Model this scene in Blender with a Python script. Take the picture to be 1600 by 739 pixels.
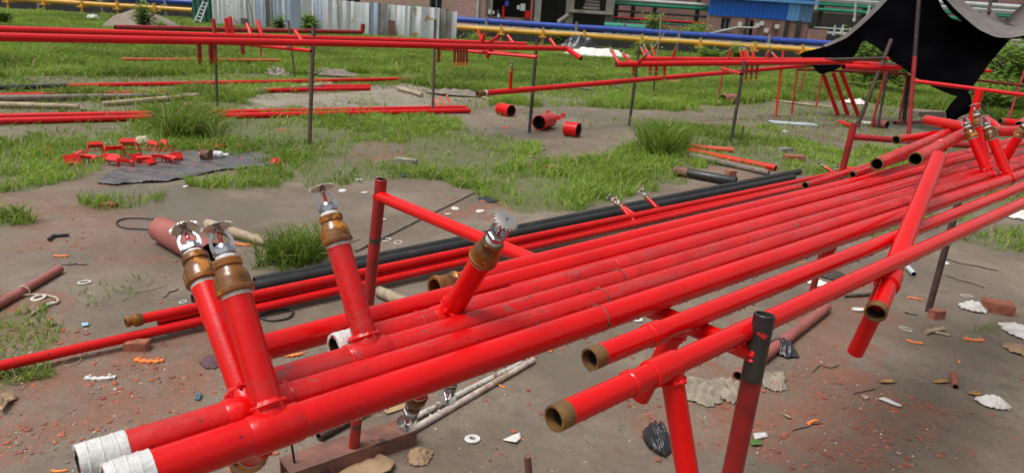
import bpy, bmesh, math, random
import numpy as np
from mathutils import Vector, Matrix
random.seed(7); RNG = np.random.default_rng(7)
for o in list(bpy.data.objects): bpy.data.objects.remove(o)
SC = bpy.context.scene; COL = SC.collection

# ------------------------------------------------------------------ camera
F, PX, PY = 1090.0, 800.0, 369.5          # focal length and centre in photo pixels (1600 wide)
PITCH, ROLL, CH = math.radians(17.8), math.radians(3.7), 1.4
cam_d = bpy.data.cameras.new('camera'); cam = bpy.data.objects.new('camera', cam_d); COL.objects.link(cam)
CM = Matrix.Rotation(math.pi/2 - PITCH, 3, 'X') @ Matrix.Rotation(ROLL, 3, 'Z')
CC = Vector((0, 0, CH))
cam.matrix_world = Matrix.Translation(CC) @ CM.to_4x4()
cam_d.sensor_width = 36.0; cam_d.lens = 36.0*F/1600.0
cam_d.clip_start = 0.05; cam_d.clip_end = 2000
cam_d.dof.use_dof = True; cam_d.dof.focus_distance = 1.6; cam_d.dof.aperture_fstop = 9.0
SC.camera = cam

# ------------------------------------------------------------------ sky, sun, exposure (overcast)
W = bpy.data.worlds.new('World'); SC.world = W; W.use_nodes = True
wn = W.node_tree.nodes; wl = W.node_tree.links
sky = wn.new('ShaderNodeTexSky'); sky.sky_type = 'NISHITA'; sky.sun_disc = False
SUN_EL, SUN_AZ = math.radians(66), math.radians(242)
sky.sun_elevation = SUN_EL; sky.sun_rotation = SUN_AZ
sky.air_density = 1.0; sky.dust_density = 6.0; sky.ozone_density = 1.0
hs = wn.new('ShaderNodeHueSaturation'); hs.inputs['Saturation'].default_value = 0.12
wl.new(sky.outputs[0], hs.inputs['Color']); wl.new(hs.outputs[0], wn['Background'].inputs[0])
wn['Background'].inputs[1].default_value = 0.125
sd = bpy.data.lights.new('sun', 'SUN'); sd.energy = 1.5; sd.angle = math.radians(22); sd.color = (1, .97, .92)
sun = bpy.data.objects.new('sun', sd); COL.objects.link(sun)
sdir = Vector((math.sin(-SUN_AZ)*-1*math.cos(SUN_EL), math.cos(SUN_AZ)*math.cos(SUN_EL), math.sin(SUN_EL)))
sun.rotation_euler = sdir.to_track_quat('Z', 'Y').to_euler()
SC.view_settings.view_transform = 'Standard'; SC.view_settings.look = 'None'
SC.view_settings.exposure = 0.30; SC.view_settings.gamma = 1.0
SC.view_settings.use_curve_mapping = False

# ------------------------------------------------------------------ pixel -> place helpers
def ray(x, y): return CM @ Vector(((x-PX)/F, -(y-PY)/F, -1.0))
def HZ(x, y, z=0.0):                      # where the ray meets the level plane at height z
    d = ray(x, y); return CC + d*((z-CH)/d.z)
def DP(x, y, t): return CC + ray(x, y)*t  # at depth t
def YP(x, y, Y): d = ray(x, y); return CC + d*(Y/d.y)
def pix(p):
    q = CM.transposed() @ (Vector(p)-CC); return (PX-F*q.x/q.z, PY+F*q.y/q.z, -q.z)

# ------------------------------------------------------------------ materials
MATS = {}
def mat(name, c1, c2=None, rough=.5, metal=0, scale=8, detail=6, spot=None, spot_at=.62, spot_scale=14, bump=0, bscale=40,
        rough2=None, coat=0, spec=.5, stretch=(1, 1, 1), spot2=None, spot2_at=.7, spot2_scale=60, trans=0, contrast=.25, alpha=1, streak=None, streak_at=.50, streak_k=.6, streak_scale=22):
    if name in MATS: return MATS[name]
    m = bpy.data.materials.new(name); m.use_nodes = True; MATS[name] = m
    n = m.node_tree.nodes; l = m.node_tree.links; b = n['Principled BSDF']
    c2 = c2 or c1
    tc = n.new('ShaderNodeTexCoord'); mp = n.new('ShaderNodeMapping'); mp.inputs['Scale'].default_value = stretch
    oi = n.new('ShaderNodeObjectInfo'); ad = n.new('ShaderNodeVectorMath'); ad.operation = 'ADD'
    sc = n.new('ShaderNodeVectorMath'); sc.operation = 'SCALE'; sc.inputs['Scale'].default_value = 37.0
    cx = n.new('ShaderNodeCombineXYZ')
    for i in range(3): l.new(oi.outputs['Random'], cx.inputs[i])
    l.new(cx.outputs[0], sc.inputs[0]); l.new(tc.outputs['Object'], mp.inputs[0])
    l.new(mp.outputs[0], ad.inputs[0]); l.new(sc.outputs[0], ad.inputs[1]); V = ad.outputs[0]
    def noise(s, d=6, r=.6):
        t = n.new('ShaderNodeTexNoise'); t.inputs['Scale'].default_value = s; t.inputs['Detail'].default_value = d
        t.inputs['Roughness'].default_value = r; l.new(V, t.inputs['Vector']); return t.outputs['Fac']
    def step(src, a, w):
        r = n.new('ShaderNodeMapRange'); r.inputs['From Min'].default_value = a; r.inputs['From Max'].default_value = a+w
        l.new(src, r.inputs['Value']); return r.outputs[0]
    def mix(f, a, bb):
        x = n.new('ShaderNodeMix'); x.data_type = 'RGBA'
        if isinstance(f, float): x.inputs[0].default_value = f
        else: l.new(f, x.inputs[0])
        for s, i in ((a, 6), (bb, 7)):
            if isinstance(s, tuple): x.inputs[i].default_value = (*s, 1)
            else: l.new(s, x.inputs[i])
        return x.outputs[2]
    base = noise(scale, detail)
    col = mix(step(base, .5-contrast/2, contrast), c1, c2)
    if spot: col = mix(step(noise(spot_scale, 8, .65), spot_at, .03), col, spot)
    if spot2: col = mix(step(noise(spot2_scale, 4, .6), spot2_at, .03), col, spot2)
    if streak:                                           # dust and rub marks drawn out along the rack's pipes
        m2 = n.new('ShaderNodeMapping'); m2.vector_type = 'TEXTURE'; m2.inputs['Rotation'].default_value = (0, 0, math.radians(41.9)); m2.inputs['Scale'].default_value = (7, 1, 1)
        l.new(ad.outputs[0], m2.inputs[0]); t = n.new('ShaderNodeTexNoise'); t.inputs['Scale'].default_value = streak_scale; t.inputs['Detail'].default_value = 7; t.inputs['Roughness'].default_value = .68
        l.new(m2.outputs[0], t.inputs['Vector']); r_ = n.new('ShaderNodeMapRange'); l.new(t.outputs['Fac'], r_.inputs['Value'])
        for k_, v_ in zip(('From Min', 'From Max', 'To Min', 'To Max'), (streak_at, streak_at+.16, 0, streak_k)): r_.inputs[k_].default_value = v_
        col = mix(r_.outputs[0], col, streak)
    l.new(col, b.inputs['Base Color'])
    if rough2 is not None:
        r = n.new('ShaderNodeMapRange'); l.new(noise(scale*1.7, 5), r.inputs['Value'])
        r.inputs['From Min'].default_value = .35; r.inputs['From Max'].default_value = .65
        r.inputs['To Min'].default_value = rough; r.inputs['To Max'].default_value = rough2
        l.new(r.outputs[0], b.inputs['Roughness'])
    else: b.inputs['Roughness'].default_value = rough
    b.inputs['Metallic'].default_value = metal; b.inputs['Specular IOR Level'].default_value = spec
    b.inputs['Coat Weight'].default_value = coat; b.inputs['Coat Roughness'].default_value = .15
    b.inputs['Transmission Weight'].default_value = trans; b.inputs['Alpha'].default_value = alpha
    if bump:
        bp = n.new('ShaderNodeBump'); bp.inputs['Strength'].default_value = bump; bp.inputs['Distance'].default_value = .004
        l.new(noise(bscale, 6), bp.inputs['Height']); l.new(bp.outputs[0], b.inputs['Normal'])
    return m

RED   = mat('red_paint', (.64, .0025, .0035), (.54, .0025, .0032), .13, scale=7, rough2=.32, spec=.34, streak=(.36, .03, .03), streak_at=.53, streak_k=.5, streak_scale=42, bump=.14, bscale=90, spot=(.20, .085, .075), spot_at=.715, spot_scale=9, spot2=(.14, .012, .012), spot2_at=.685, spot2_scale=70)
REDW  = mat('red_paint_worn', (.60, .004, .005), (.46, .004, .005), .18, scale=9, rough2=.44, spec=.42, streak=(.33, .06, .055), streak_at=.50, streak_k=.55, streak_scale=42, bump=.25, bscale=80, spot=(.19, .065, .058), spot_at=.635, spot_scale=27, spot2=(.13, .018, .015), spot2_at=.635, spot2_scale=85)
REDG  = mat('red_paint_gloss', (.64, .0025, .003), (.56, .0025, .003), .10, spec=.36, scale=4, rough2=.30, bump=.10, bscale=50, spot=(.30, .03, .02), spot_at=.75, spot_scale=20)
REDD  = mat('red_oxide_paint', (.36, .010, .012), (.20, .010, .010), .38, scale=10, spot=(.035, .028, .025), spot_at=.60, spot_scale=12, bump=.2, spot2=(.5, .02, .02), spot2_at=.68, spot2_scale=20)
REDF  = mat('faded_red_primer', (.34, .10, .085), (.24, .075, .062), .6, scale=9, spot=(.10, .06, .05), spot_at=.62, bump=.3)
REDF2 = mat('far_red_paint', (.64, .006, .008), (.54, .006, .008), .26, spec=.38, scale=3, spot=(.3, .05, .04), spot_at=.68, spot_scale=5)
ORANGE_P = mat('orange_red_primer', (.62, .10, .045), (.5, .07, .03), .55, scale=6, spot=(.25, .06, .04), spot_at=.6)
BLACKP = mat('black_pipe_paint', (.012, .0125, .014), (.020, .020, .021), .30, scale=9, rough2=.55, spot=(.11, .055, .03), spot_at=.66, spot_scale=9, bump=.15, spot2=(.45, .03, .03), spot2_at=.76, spot2_scale=18)
POSTB = mat('rusty_black_post', (.012, .011, .011), (.026, .018, .015), .6, scale=20, spot=(.16, .05, .035), spot_at=.6, bump=.3)
POSTR = mat('rusty_brown_post', (.088, .050, .036), (.045, .028, .022), .75, scale=25, spot=(.25, .06, .04), spot_at=.66, bump=.4)
RUST  = mat('rusty_steel', (.21, .090, .062), (.12, .055, .042), .8, scale=14, spot=(.55, .10, .06), spot_at=.665, spot_scale=26, bump=.5, spot2=(.05, .03, .028), spot2_at=.6, spot2_scale=9)
RUSTC = mat('threaded_rusty_end', (.24, .125, .035), (.15, .08, .035), .5, metal=.35, scale=30, bump=.4, bscale=120)
AMBER = mat('amber_lacquered_iron', (.23, .074, .003), (.070, .026, .003), .16, metal=.0, scale=26, spec=.55, coat=.15, bump=.30, bscale=60, spot=(.42, .15, .005), spot_at=.57, spot_scale=24)
AMBERF = mat('amber_fitting_far', (.42, .17, .02), (.22, .09, .015), .35, metal=.3, scale=60)
CHROME = mat('chrome', (.42, .43, .46), (.30, .31, .34), .14, metal=1, scale=60)
DEFL   = mat('nickel_deflector', (.74, .71, .66), (.58, .52, .46), .30, metal=1, scale=70)
BULB   = mat('red_glass_bulb', (.50, .008, .02), (.35, .004, .015), .06, scale=40, coat=.8)
TAPE   = mat('white_thread_tape', (.62, .62, .61), (.52, .51, .49), .6, scale=30, bump=.8, bscale=90, stretch=(1, 1, 1))
TAPED  = mat('soiled_thread_tape', (.62, .56, .48), (.42, .33, .25), .7, scale=90, bump=.6, bscale=150)
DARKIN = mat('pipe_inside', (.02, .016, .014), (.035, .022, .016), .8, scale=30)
WHITEP = mat('white_plastic', (.66, .66, .65), (.50, .48, .45), .45, scale=25, spot=(.30, .24, .18), spot_at=.62, spot_scale=40)
ORANGE = mat('orange_plastic', (.85, .26, .07), (.75, .20, .05), .45, scale=30, bump=.2)
BAMBOO = mat('weathered_bamboo', (.40, .31, .20), (.27, .21, .14), .7, scale=14, stretch=(1, 1, 1), spot=(.16, .12, .09), spot_at=.62, bump=.3)
WOODG  = mat('grey_wood', (.23, .19, .15), (.14, .115, .095), .8, scale=12, spot=(.07, .06, .05), spot_at=.6, bump=.4)
BRICKM = mat('brick_red', (.36, .12, .07), (.22, .075, .05), .9, scale=30, spot=(.25, .2, .16), spot_at=.62, bump=.6)
STONE  = mat('grey_stone', (.30, .26, .22), (.17, .15, .13), .9, scale=20, bump=.5)
CARD   = mat('wet_cardboard', (.36, .235, .13), (.24, .155, .09), .8, scale=12, spot=(.55, .05, .04), spot_at=.70, spot_scale=30, bump=.4)
PAPER  = mat('dirty_white_paper', (.72, .70, .66), (.52, .49, .44), .7, scale=14, bump=.5)
RAG    = mat('burlap_rag', (.30, .255, .19), (.19, .16, .12), .9, scale=18, spot=(.50, .06, .05), spot_at=.67, spot_scale=24, bump=.8, bscale=60)
BLKPL  = mat('black_plastic', (.018, .018, .022), (.04, .04, .045), .28, scale=12, bump=.6, bscale=30)
GREYPL = mat('grey_plastic_sheet', (.060, .060, .066), (.13, .125, .125), .34, scale=7, spot2=(.14, .11, .085), spot2_at=.56, spot2_scale=5, spot=(.55, .03, .03), spot_at=.655, spot_scale=9, bump=1.0, bscale=14, stretch=(1, 1.6, 1))
TARP   = mat('black_shade_cloth', (.0012, .0012, .0016), (.0026, .0025, .003), .9, scale=1.6, bump=.3, bscale=300, spec=.0)  # black cloth; the second colour paints in a slight sheen
TARPT  = mat('sky_sheen_cloth', (.18, .155, .145), (.13, .115, .11), .85, scale=3, bump=.3, bscale=200, spec=.2)  # upper side of the black cloth, sky reflection painted in as grey-brown
ROPE   = mat('rope_fibre', (.45, .38, .27), (.33, .27, .19), .9, scale=60)
CABLE  = mat('black_cable', (.02, .02, .02), (.03, .03, .03), .5)
WATER  = bpy.data.materials.new('rain_water'); WATER.use_nodes = True
_b = WATER.node_tree.nodes['Principled BSDF']; _b.inputs['Roughness'].default_value = .03
_b.inputs['Transmission Weight'].default_value = 1; _b.inputs['IOR'].default_value = 1.33
BLUEP  = mat('blue_main_paint', (.025, .07, .38), (.02, .055, .30), .4, scale=1.5)
YELP   = mat('yellow_main_paint', (.66, .36, .04), (.55, .28, .03), .45, scale=1.5, spot=(.4, .22, .05), spot_at=.63, spot_scale=3)
GREENP = mat('green_main_paint', (.02, .27, .17), (.016, .2, .13), .45, scale=2)
GREYPAINT = mat('pale_grey_pipe', (.5, .52, .52), (.4, .42, .42), .5, scale=2)
CONC   = mat('weathered_concrete', (.29, .27, .245), (.17, .16, .145), .9, scale=1.4, bump=.3, spot=(.09, .09, .08), spot_at=.62, spot_scale=1.8)
DARKW  = mat('dark_grey_matte', (.03, .03, .03), (.05, .047, .043), .9, scale=2)  # near-black tone for rear walls, low walls and bridge steel
WIN    = mat('window_glass_dark', (.012, .014, .016), (.02, .022, .025), .08)
FRAMEM = mat('grey_window_frame', (.2, .21, .22), (.16, .17, .18), .5)
BLUEC  = mat('blue_cladding', (.002, .105, .50), (.002, .090, .43), .4, scale=1)
BLUEL  = mat('light_blue_cladding', (.12, .34, .68), (.10, .28, .58), .45, scale=1)
BLUEM  = mat('faded_blue_cladding', (.10, .20, .38), (.08, .17, .32), .5, scale=1)
SHW = mat('white_sheet_metal', (.43, .455, .46), (.35, .375, .38), .65, metal=.1, scale=1.3, spot=(.30, .19, .09), spot_at=.60, spot_scale=2.0, bump=.1)
SHB = mat('bluegrey_sheet_metal', (.27, .32, .41), (.22, .27, .35), .65, metal=.1, scale=1.3, spot=(.14, .11, .09), spot_at=.70, spot_scale=2.5)
SHD = mat('dark_rusty_sheet_metal', (.15, .145, .14), (.10, .085, .07), .7, metal=.1, scale=1.8, spot=(.17, .075, .04), spot_at=.57, spot_scale=2)
SHG = mat('green_painted_steel', (.03, .16, .11), (.025, .12, .085), .5, scale=2)
SAND = mat('grey_sand', (.25, .205, .16), (.18, .15, .12), .95, scale=3, bump=.6, bscale=20)

def brickwall(name, c1, c2, mortar, scale):
    m = bpy.data.materials.new(name); m.use_nodes = True; n = m.node_tree.nodes; l = m.node_tree.links
    b = n['Principled BSDF']; b.inputs['Roughness'].default_value = .9
    tc = n.new('ShaderNodeTexCoord'); sx = n.new('ShaderNodeSeparateXYZ'); cx = n.new('ShaderNodeCombineXYZ')
    l.new(tc.outputs['Object'], sx.inputs[0]); s = n.new('ShaderNodeMath'); s.operation = 'ADD'
    l.new(sx.outputs[0], s.inputs[0]); l.new(sx.outputs[1], s.inputs[1])
    l.new(s.outputs[0], cx.inputs[0]); l.new(sx.outputs[2], cx.inputs[1])
    br = n.new('ShaderNodeTexBrick'); br.inputs['Scale'].default_value = scale
    br.inputs['Color1'].default_value = (*c1, 1); br.inputs['Color2'].default_value = (*c2, 1); br.inputs['Mortar'].default_value = (*mortar, 1)
    br.inputs['Mortar Size'].default_value = .018; br.inputs['Brick Width'].default_value = .5; br.inputs['Row Height'].default_value = .17
    l.new(cx.outputs[0], br.inputs['Vector'])
    nz = n.new('ShaderNodeTexNoise'); nz.inputs['Scale'].default_value = .8; l.new(tc.outputs['Object'], nz.inputs['Vector'])
    mx = n.new('ShaderNodeMix'); mx.data_type = 'RGBA'; mx.blend_type = 'MULTIPLY'; mx.inputs[0].default_value = .6
    l.new(br.outputs['Color'], mx.inputs[6]); l.new(nz.outputs['Color'], mx.inputs[7])
    g = n.new('ShaderNodeHueSaturation'); g.inputs['Value'].default_value = 1.5; g.inputs['Saturation'].default_value = .85
    l.new(mx.outputs[2], g.inputs['Color']); l.new(g.outputs[0], b.inputs['Base Color'])
    return m
BRW1 = brickwall('brickwork_pale', (.44, .21, .15), (.32, .15, .11), (.42, .37, .32), 2.0)
BRW2 = brickwall('brickwork_dark', (.30, .10, .07), (.20, .075, .055), (.26, .22, .19), 2.0)

# ------------------------------------------------------------------ mesh builder and object bookkeeping
ORG = {}
def frame(d):
    d = d.normalized(); a = Vector((0, 0, 1)) if abs(d.z) < .9 else Vector((1, 0, 0))
    e1 = (a - d*a.dot(d)).normalized(); return e1, d.cross(e1)
class MB:
    def __init__(s): s.v = []; s.f = []; s.inner = []
    def ring_path(s, pts, rad, n=16, close=False, e1=None):
        """swept circles; pts list of Vector, rad list"""
        base = len(s.v); m = len(pts)
        for i, p in enumerate(pts):
            t = (pts[min(i+1, m-1)]-pts[max(i-1, 0)])
            if t.length < 1e-9: t = pts[-1]-pts[0]
            if t.length < 1e-9: t = Vector((0, 0, 1))
            t.normalize()
            if e1 is None: e1, _ = frame(t)
            a = (e1 - t*e1.dot(t)); a.normalize(); b = t.cross(a); e1 = a
            for k in range(n):
                c = 2*math.pi*k/n; s.v.append(p + (a*math.cos(c)+b*math.sin(c))*rad[i])
        for i in range(m-1 if not close else m):
            for k in range(n):
                a0 = base+i*n+k; a1 = base+i*n+(k+1) % n; j = (i+1) % m
                s.f.append((a0, a1, base+j*n+(k+1) % n, base+j*n+k))
        return base
    def cap(s, base, n, flip=False):
        f = tuple(range(base, base+n)); s.f.append(f if flip else f[::-1])
    def lathe(s, p, d, prof, n=20, caps=True):
        d = d.normalized(); e1, _ = frame(d); b0 = len(s.v)
        e2 = d.cross(e1)
        for (t, r) in prof:
            for k in range(n):
                c = 2*math.pi*k/n; s.v.append(p + d*t + (e1*math.cos(c)+e2*math.sin(c))*r)
        for i in range(len(prof)-1):
            for k in range(n):
                s.f.append((b0+i*n+k, b0+i*n+(k+1) % n, b0+(i+1)*n+(k+1) % n, b0+(i+1)*n+k))
        if caps: s.cap(b0, n); s.cap(b0+(len(prof)-1)*n, n, True)
    def tube(s, a, b, r, n=20, wall=None, seg=1, wob=0, r1=None):
        """hollow pipe with open ends"""
        d = b-a; L = d.length; d = d/L; r1 = r1 or r
        w = wall or r*.16; pts = []; e1, e2 = frame(d); p1 = random.uniform(0, 6); p2 = random.uniform(0, 6)
        for i in range(seg+1):
            t = i/seg; o = Vector((0, 0, 0))
            if wob: o = e1*wob*math.sin(t*L*1.3+p1)*math.sin(math.pi*t) + e2*wob*math.sin(t*L*1.7+p2)*math.sin(math.pi*t)
            pts.append(a + d*(L*t) + o)
        c = min(w*.4, .0015)
        P = [pts[0]+d*.0] + [pts[0]+d*c] + pts[1:-1] + [pts[-1]-d*c, pts[-1]]
        R = [r-c] + [r] + [r+(r1-r)*(i/seg) for i in range(1, seg)] + [r1, r1-c]
        inn = [pts[-1], pts[-1]-d*min(.25, L*.45)]
        inn2 = [pts[0]+d*min(.25, L*.45), pts[0]]
        b0 = s.ring_path(P, R, n)
        m = len(P)
        b1 = len(s.v)
        for q, rr in ((pts[-1], r1-w), (pts[-1]-d*min(.25, L*.45), r1-w)):
            for k in range(n):
                cc = 2*math.pi*k/n; s.v.append(q+(e1*math.cos(cc)+e2*math.sin(cc))*rr)
        b2 = len(s.v)
        for q, rr in ((pts[0], r-w), (pts[0]+d*min(.25, L*.45), r-w)):
            for k in range(n):
                cc = 2*math.pi*k/n; s.v.append(q+(e1*math.cos(cc)+e2*math.sin(cc))*rr)
        for k in range(n):
            k1 = (k+1) % n; o = b0+(m-1)*n
            s.f.append((o+k, o+k1, b1+k1, b1+k)); s.f.append((b1+k, b1+k1, b1+n+k1, b1+n+k))
            s.f.append((b0+k1, b0+k, b2+k, b2+k1)); s.f.append((b2+k1, b2+k, b2+n+k, b2+n+k1))
        s.cap(b1+n, n, True); s.cap(b2+n, n)
        s.inner += [len(s.f)-1, len(s.f)-2]+[len(s.f)-3-4*k-j for k in range(n) for j in (0, 2)]
    def rod(s, a, b, r, n=10, r1=None):
        b0 = s.ring_path([a, b], [r, r1 or r], n); s.cap(b0, n); s.cap(b0+n, n, True)
    def path(s, pts, r, n=8):
        R = r if isinstance(r, list) else [r]*len(pts)
        b0 = s.ring_path(pts, R, n); s.cap(b0, n); s.cap(b0+(len(pts)-1)*n, n, True)
    def box(s, c, size, ax=None):
        X, Y, Z = ax or (Vector((1, 0, 0)), Vector((0, 1, 0)), Vector((0, 0, 1)))
        b = len(s.v)
        for k in (-.5, .5):
            for j in (-.5, .5):
                for i in (-.5, .5): s.v.append(c+X*(i*size[0])+Y*(j*size[1])+Z*(k*size[2]))
        for f in ((0, 2, 3, 1), (4, 5, 7, 6), (0, 1, 5, 4), (2, 6, 7, 3), (0, 4, 6, 2), (1, 3, 7, 5)): s.f.append(tuple(b+i for i in f))
    def torus(s, c, nrm, R, r, n=28, m=8, jit=0, fl=1):
        e1, e2 = frame(nrm); nrm = nrm.normalized(); b = len(s.v)
        for i in range(n):
            a = 2*math.pi*i/n; u = e1*math.cos(a)+e2*math.sin(a); rr = r*(1+random.uniform(-jit, jit)); Rj = R+random.uniform(-jit, jit)*r*.5
            for k in range(m):
                q = 2*math.pi*k/m; s.v.append(c+u*(Rj+rr*math.cos(q))+nrm*(rr*fl*math.sin(q)))
        for i in range(n):
            for k in range(m):
                i1 = (i+1) % n; k1 = (k+1) % m; s.f.append((b+i*m+k, b+i1*m+k, b+i1*m+k1, b+i*m+k1))
    def extrude(s, poly, thick, bump=0):
        """poly: list of Vectors (bottom), extruded up by thick"""
        b = len(s.v); n = len(poly)
        s.v += [p.copy() for p in poly]; s.v += [p+Vector((0, 0, thick)) for p in poly]
        s.f.append(tuple(range(b+n-1, b-1, -1))); s.f.append(tuple(range(b+n, b+2*n)))
        for i in range(n): j = (i+1) % n; s.f.append((b+i, b+j, b+n+j, b+n+i))
    def rock(s, c, size, n=1):
        """irregular convex lump"""
        bm = bmesh.new(); bmesh.ops.create_icosphere(bm, subdivisions=n, radius=.5)
        a = random.uniform(0, 6.28); ca, sa = math.cos(a), math.sin(a); b = len(s.v)
        for v in bm.verts:
            k = random.uniform(.72, 1.15); x, y, z = v.co*k; x = max(-.40, min(.40, x)); z = max(-.36, min(.36, z))
            x *= size[0]*1.2; y *= size[1]*1.2; z *= size[2]*1.3; s.v.append(c+Vector((x*ca-y*sa, x*sa+y*ca, z)))
        for f in bm.faces: s.f.append(tuple(b+v.index for v in f.verts))
        bm.free()
    def build(s, name, m, parent=None, org=None, sharp=42):
        if parent is not None: org = ORG[parent.name]
        elif org is None:
            xs = [v.x for v in s.v]; ys = [v.y for v in s.v]
            org = Vector(((min(xs)+max(xs))/2, (min(ys)+max(ys))/2, min(v.z for v in s.v)))
        me = bpy.data.meshes.new(name); me.from_pydata([tuple(v-org) for v in s.v], [], s.f); me.update()
        me.polygons.foreach_set('use_smooth', [True]*len(me.polygons)); me.set_sharp_from_angle(angle=math.radians(sharp))
        if m: me.materials.append(m)
        if s.inner:                                          # dark colour on the inner faces of the pipe
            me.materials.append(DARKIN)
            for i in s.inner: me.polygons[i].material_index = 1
        o = bpy.data.objects.new(name, me); COL.objects.link(o); ORG[o.name] = org
        if parent is None: o.location = org
        else: o.parent = parent
        return o
LABELS = {}
def tag(o, label, cat, group=None, kind=None):
    if label in LABELS and not (group and LABELS[label] == group): print('DUP LABEL', label)
    LABELS[label] = group
    o['label'] = label; o['category'] = cat
    if group: o['group'] = group
    if kind: o['kind'] = kind
    return o
def thing(name, label, cat, loc, group=None):
    o = bpy.data.objects.new(name, None); COL.objects.link(o); o.location = loc; o.empty_display_size = .05
    ORG[o.name] = Vector(loc); return tag(o, label, cat, group)

# ================================================================== GROUND AND GRASS
def npx(xy):                                   # ground points (N,2) -> photo pixels
    R = np.array(CM.transposed()); p = np.c_[xy, np.zeros(len(xy))-CH] @ R.T
    z = -p[:, 2]; z = np.where(np.abs(z) < 1e-6, 1e-6, z)
    u = PX+F*p[:, 0]/z; v = PY-F*p[:, 1]/z; u[z < .1] = -9999; return u, v
def inpoly(u, v, poly):
    r = np.zeros(len(u), bool); n = len(poly)
    for i in range(n):
        x0, y0 = poly[i]; x1, y1 = poly[(i+1) % n]
        c = ((y0 > v) != (y1 > v)); den = (y1-y0) if y1 != y0 else 1e-9
        r ^= c & (u < (x1-x0)*(v-y0)/den+x0)
    return r
_G = RNG.random((256, 256))
def vnoise(x, y, s, oct=3):
    out = 0; amp = 1; tot = 0
    for o in range(oct):
        X = x*s+17.3*o; Y = y*s+9.1*o; xi = np.floor(X).astype(int); yi = np.floor(Y).astype(int); fx = X-xi; fy = Y-yi
        fx = fx*fx*(3-2*fx); fy = fy*fy*(3-2*fy); a = _G[xi % 256, yi % 256]; b = _G[(xi+1) % 256, yi % 256]; c = _G[xi % 256, (yi+1) % 256]; d = _G[(xi+1) % 256, (yi+1) % 256]
        out = out+amp*((a*(1-fx)+b*fx)*(1-fy)+(c*(1-fx)+d*fx)*fy); tot += amp; amp *= .5; s *= 2.1
    return out/tot
# patches of grass and bare soil traced on the ground: (polygon in photo pixels, density, blade height)
LAYERS = [
 ([(-900, -60), (2600, 150), (2600, 230), (1600, 190), (900, 168), (-900, 150)], .95, .15),
 ([(-900, 150), (300, 155), (420, 172), (700, 182), (760, 205), (850, 215), (845, 240), (800, 266), (740, 298), (690, 288), (600, 275), (555, 292), (480, 290), (455, 262), (300, 238), (170, 246), (150, 268), (90, 287), (0, 300), (-900, 330)], .9, .075),
 ([(-300, 126), (660, 116), (670, 128), (400, 142), (-300, 158)], .55, .05),
 ([(-300, 158), (200, 158), (230, 176), (-300, 186)], .12, .06),
 ([(-300, 197), (180, 196), (210, 212), (-300, 222)], .35, .05),
 ([(375, 152), (515, 136), (620, 130), (705, 140), (790, 152), (745, 178), (650, 170), (520, 176), (410, 174)], .10, .05),
 ([(560, 226), (620, 222), (650, 240), (590, 256), (530, 250)], .25, .05),
 ([(690, 180), (790, 165), (860, 172), (960, 186), (1000, 205), (985, 228), (890, 246), (862, 272), (805, 264), (852, 228), (740, 205)], .04, .05),
 ([(1090, 166), (1200, 160), (1320, 156), (1480, 178), (1700, 205), (1700, 262), (1400, 262), (1330, 232), (1230, 205), (1110, 190)], .10, .05),
 ([(880, 130), (930, 128), (990, 150), (900, 165), (840, 165), (800, 150)], .35, .06),
 ([(290, 282), (440, 264), (475, 286), (430, 298), (335, 299)], .85, .085),
 ([(735, 300), (800, 266), (900, 250), (990, 232), (1085, 248), (1065, 285), (945, 318), (830, 332), (775, 322)], 1, .10),
 ([(1000, 205), (1110, 195), (1225, 206), (1330, 236), (1430, 238), (1420, 268), (1320, 278), (1225, 268), (1130, 260), (1060, 268)], .8, .075),
 ([(246, 200), (262, 190), (342, 188), (360, 203), (346, 220), (262, 223)], 1, .30),
 ([(998, 228), (1016, 219), (1062, 219), (1076, 234), (1054, 246), (1008, 246)], 1, .33),
 ([(128, 314), (190, 304), (262, 306), (262, 318), (190, 326), (135, 322)], .6, .075),
 ([(-60, 336), (25, 334), (52, 346), (20, 354), (-60, 354)], .9, .09),
 ([(395, 424), (402, 402), (440, 386), (500, 372), (512, 404), (460, 422)], .95, .17),
 ([(-200, 490), (60, 482), (98, 505), (95, 535), (50, 590), (-200, 640)], .55, .045),
 ([(90, 455), (190, 425), (225, 440), (190, 470), (110, 470)], .14, .035),
 ([(1500, 376), (1560, 358), (1800, 345), (1800, 385), (1545, 392)], .55, .10),
 ([(1350, 372), (1400, 335), (1500, 305), (1700, 262), (1700, 305), (1480, 356)], .6, .06),
 ([(1508, 514), (1570, 504), (1578, 522), (1525, 528)], .75, .07),
 ([(540, 470), (600, 440), (620, 470), (570, 490)], .05, .03),
]
def gmask(u, v):
    d = np.zeros(len(u)); h = np.zeros(len(u))
    for poly, dd, hh in LAYERS:
        m = inpoly(u, v, poly); d[m] = dd; h[m] = hh
    return d, h
def gh(x, y):                                  # gentle ground relief in metres
    r = np.sqrt(x*x+y*y); n = vnoise(x+50, y+50, .7, 3)-.5
    n2 = vnoise(x+11, y+77, 3.0, 2)-.5
    return n*np.clip((r-6)*.012, .010, .12)+n2*.008
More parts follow.
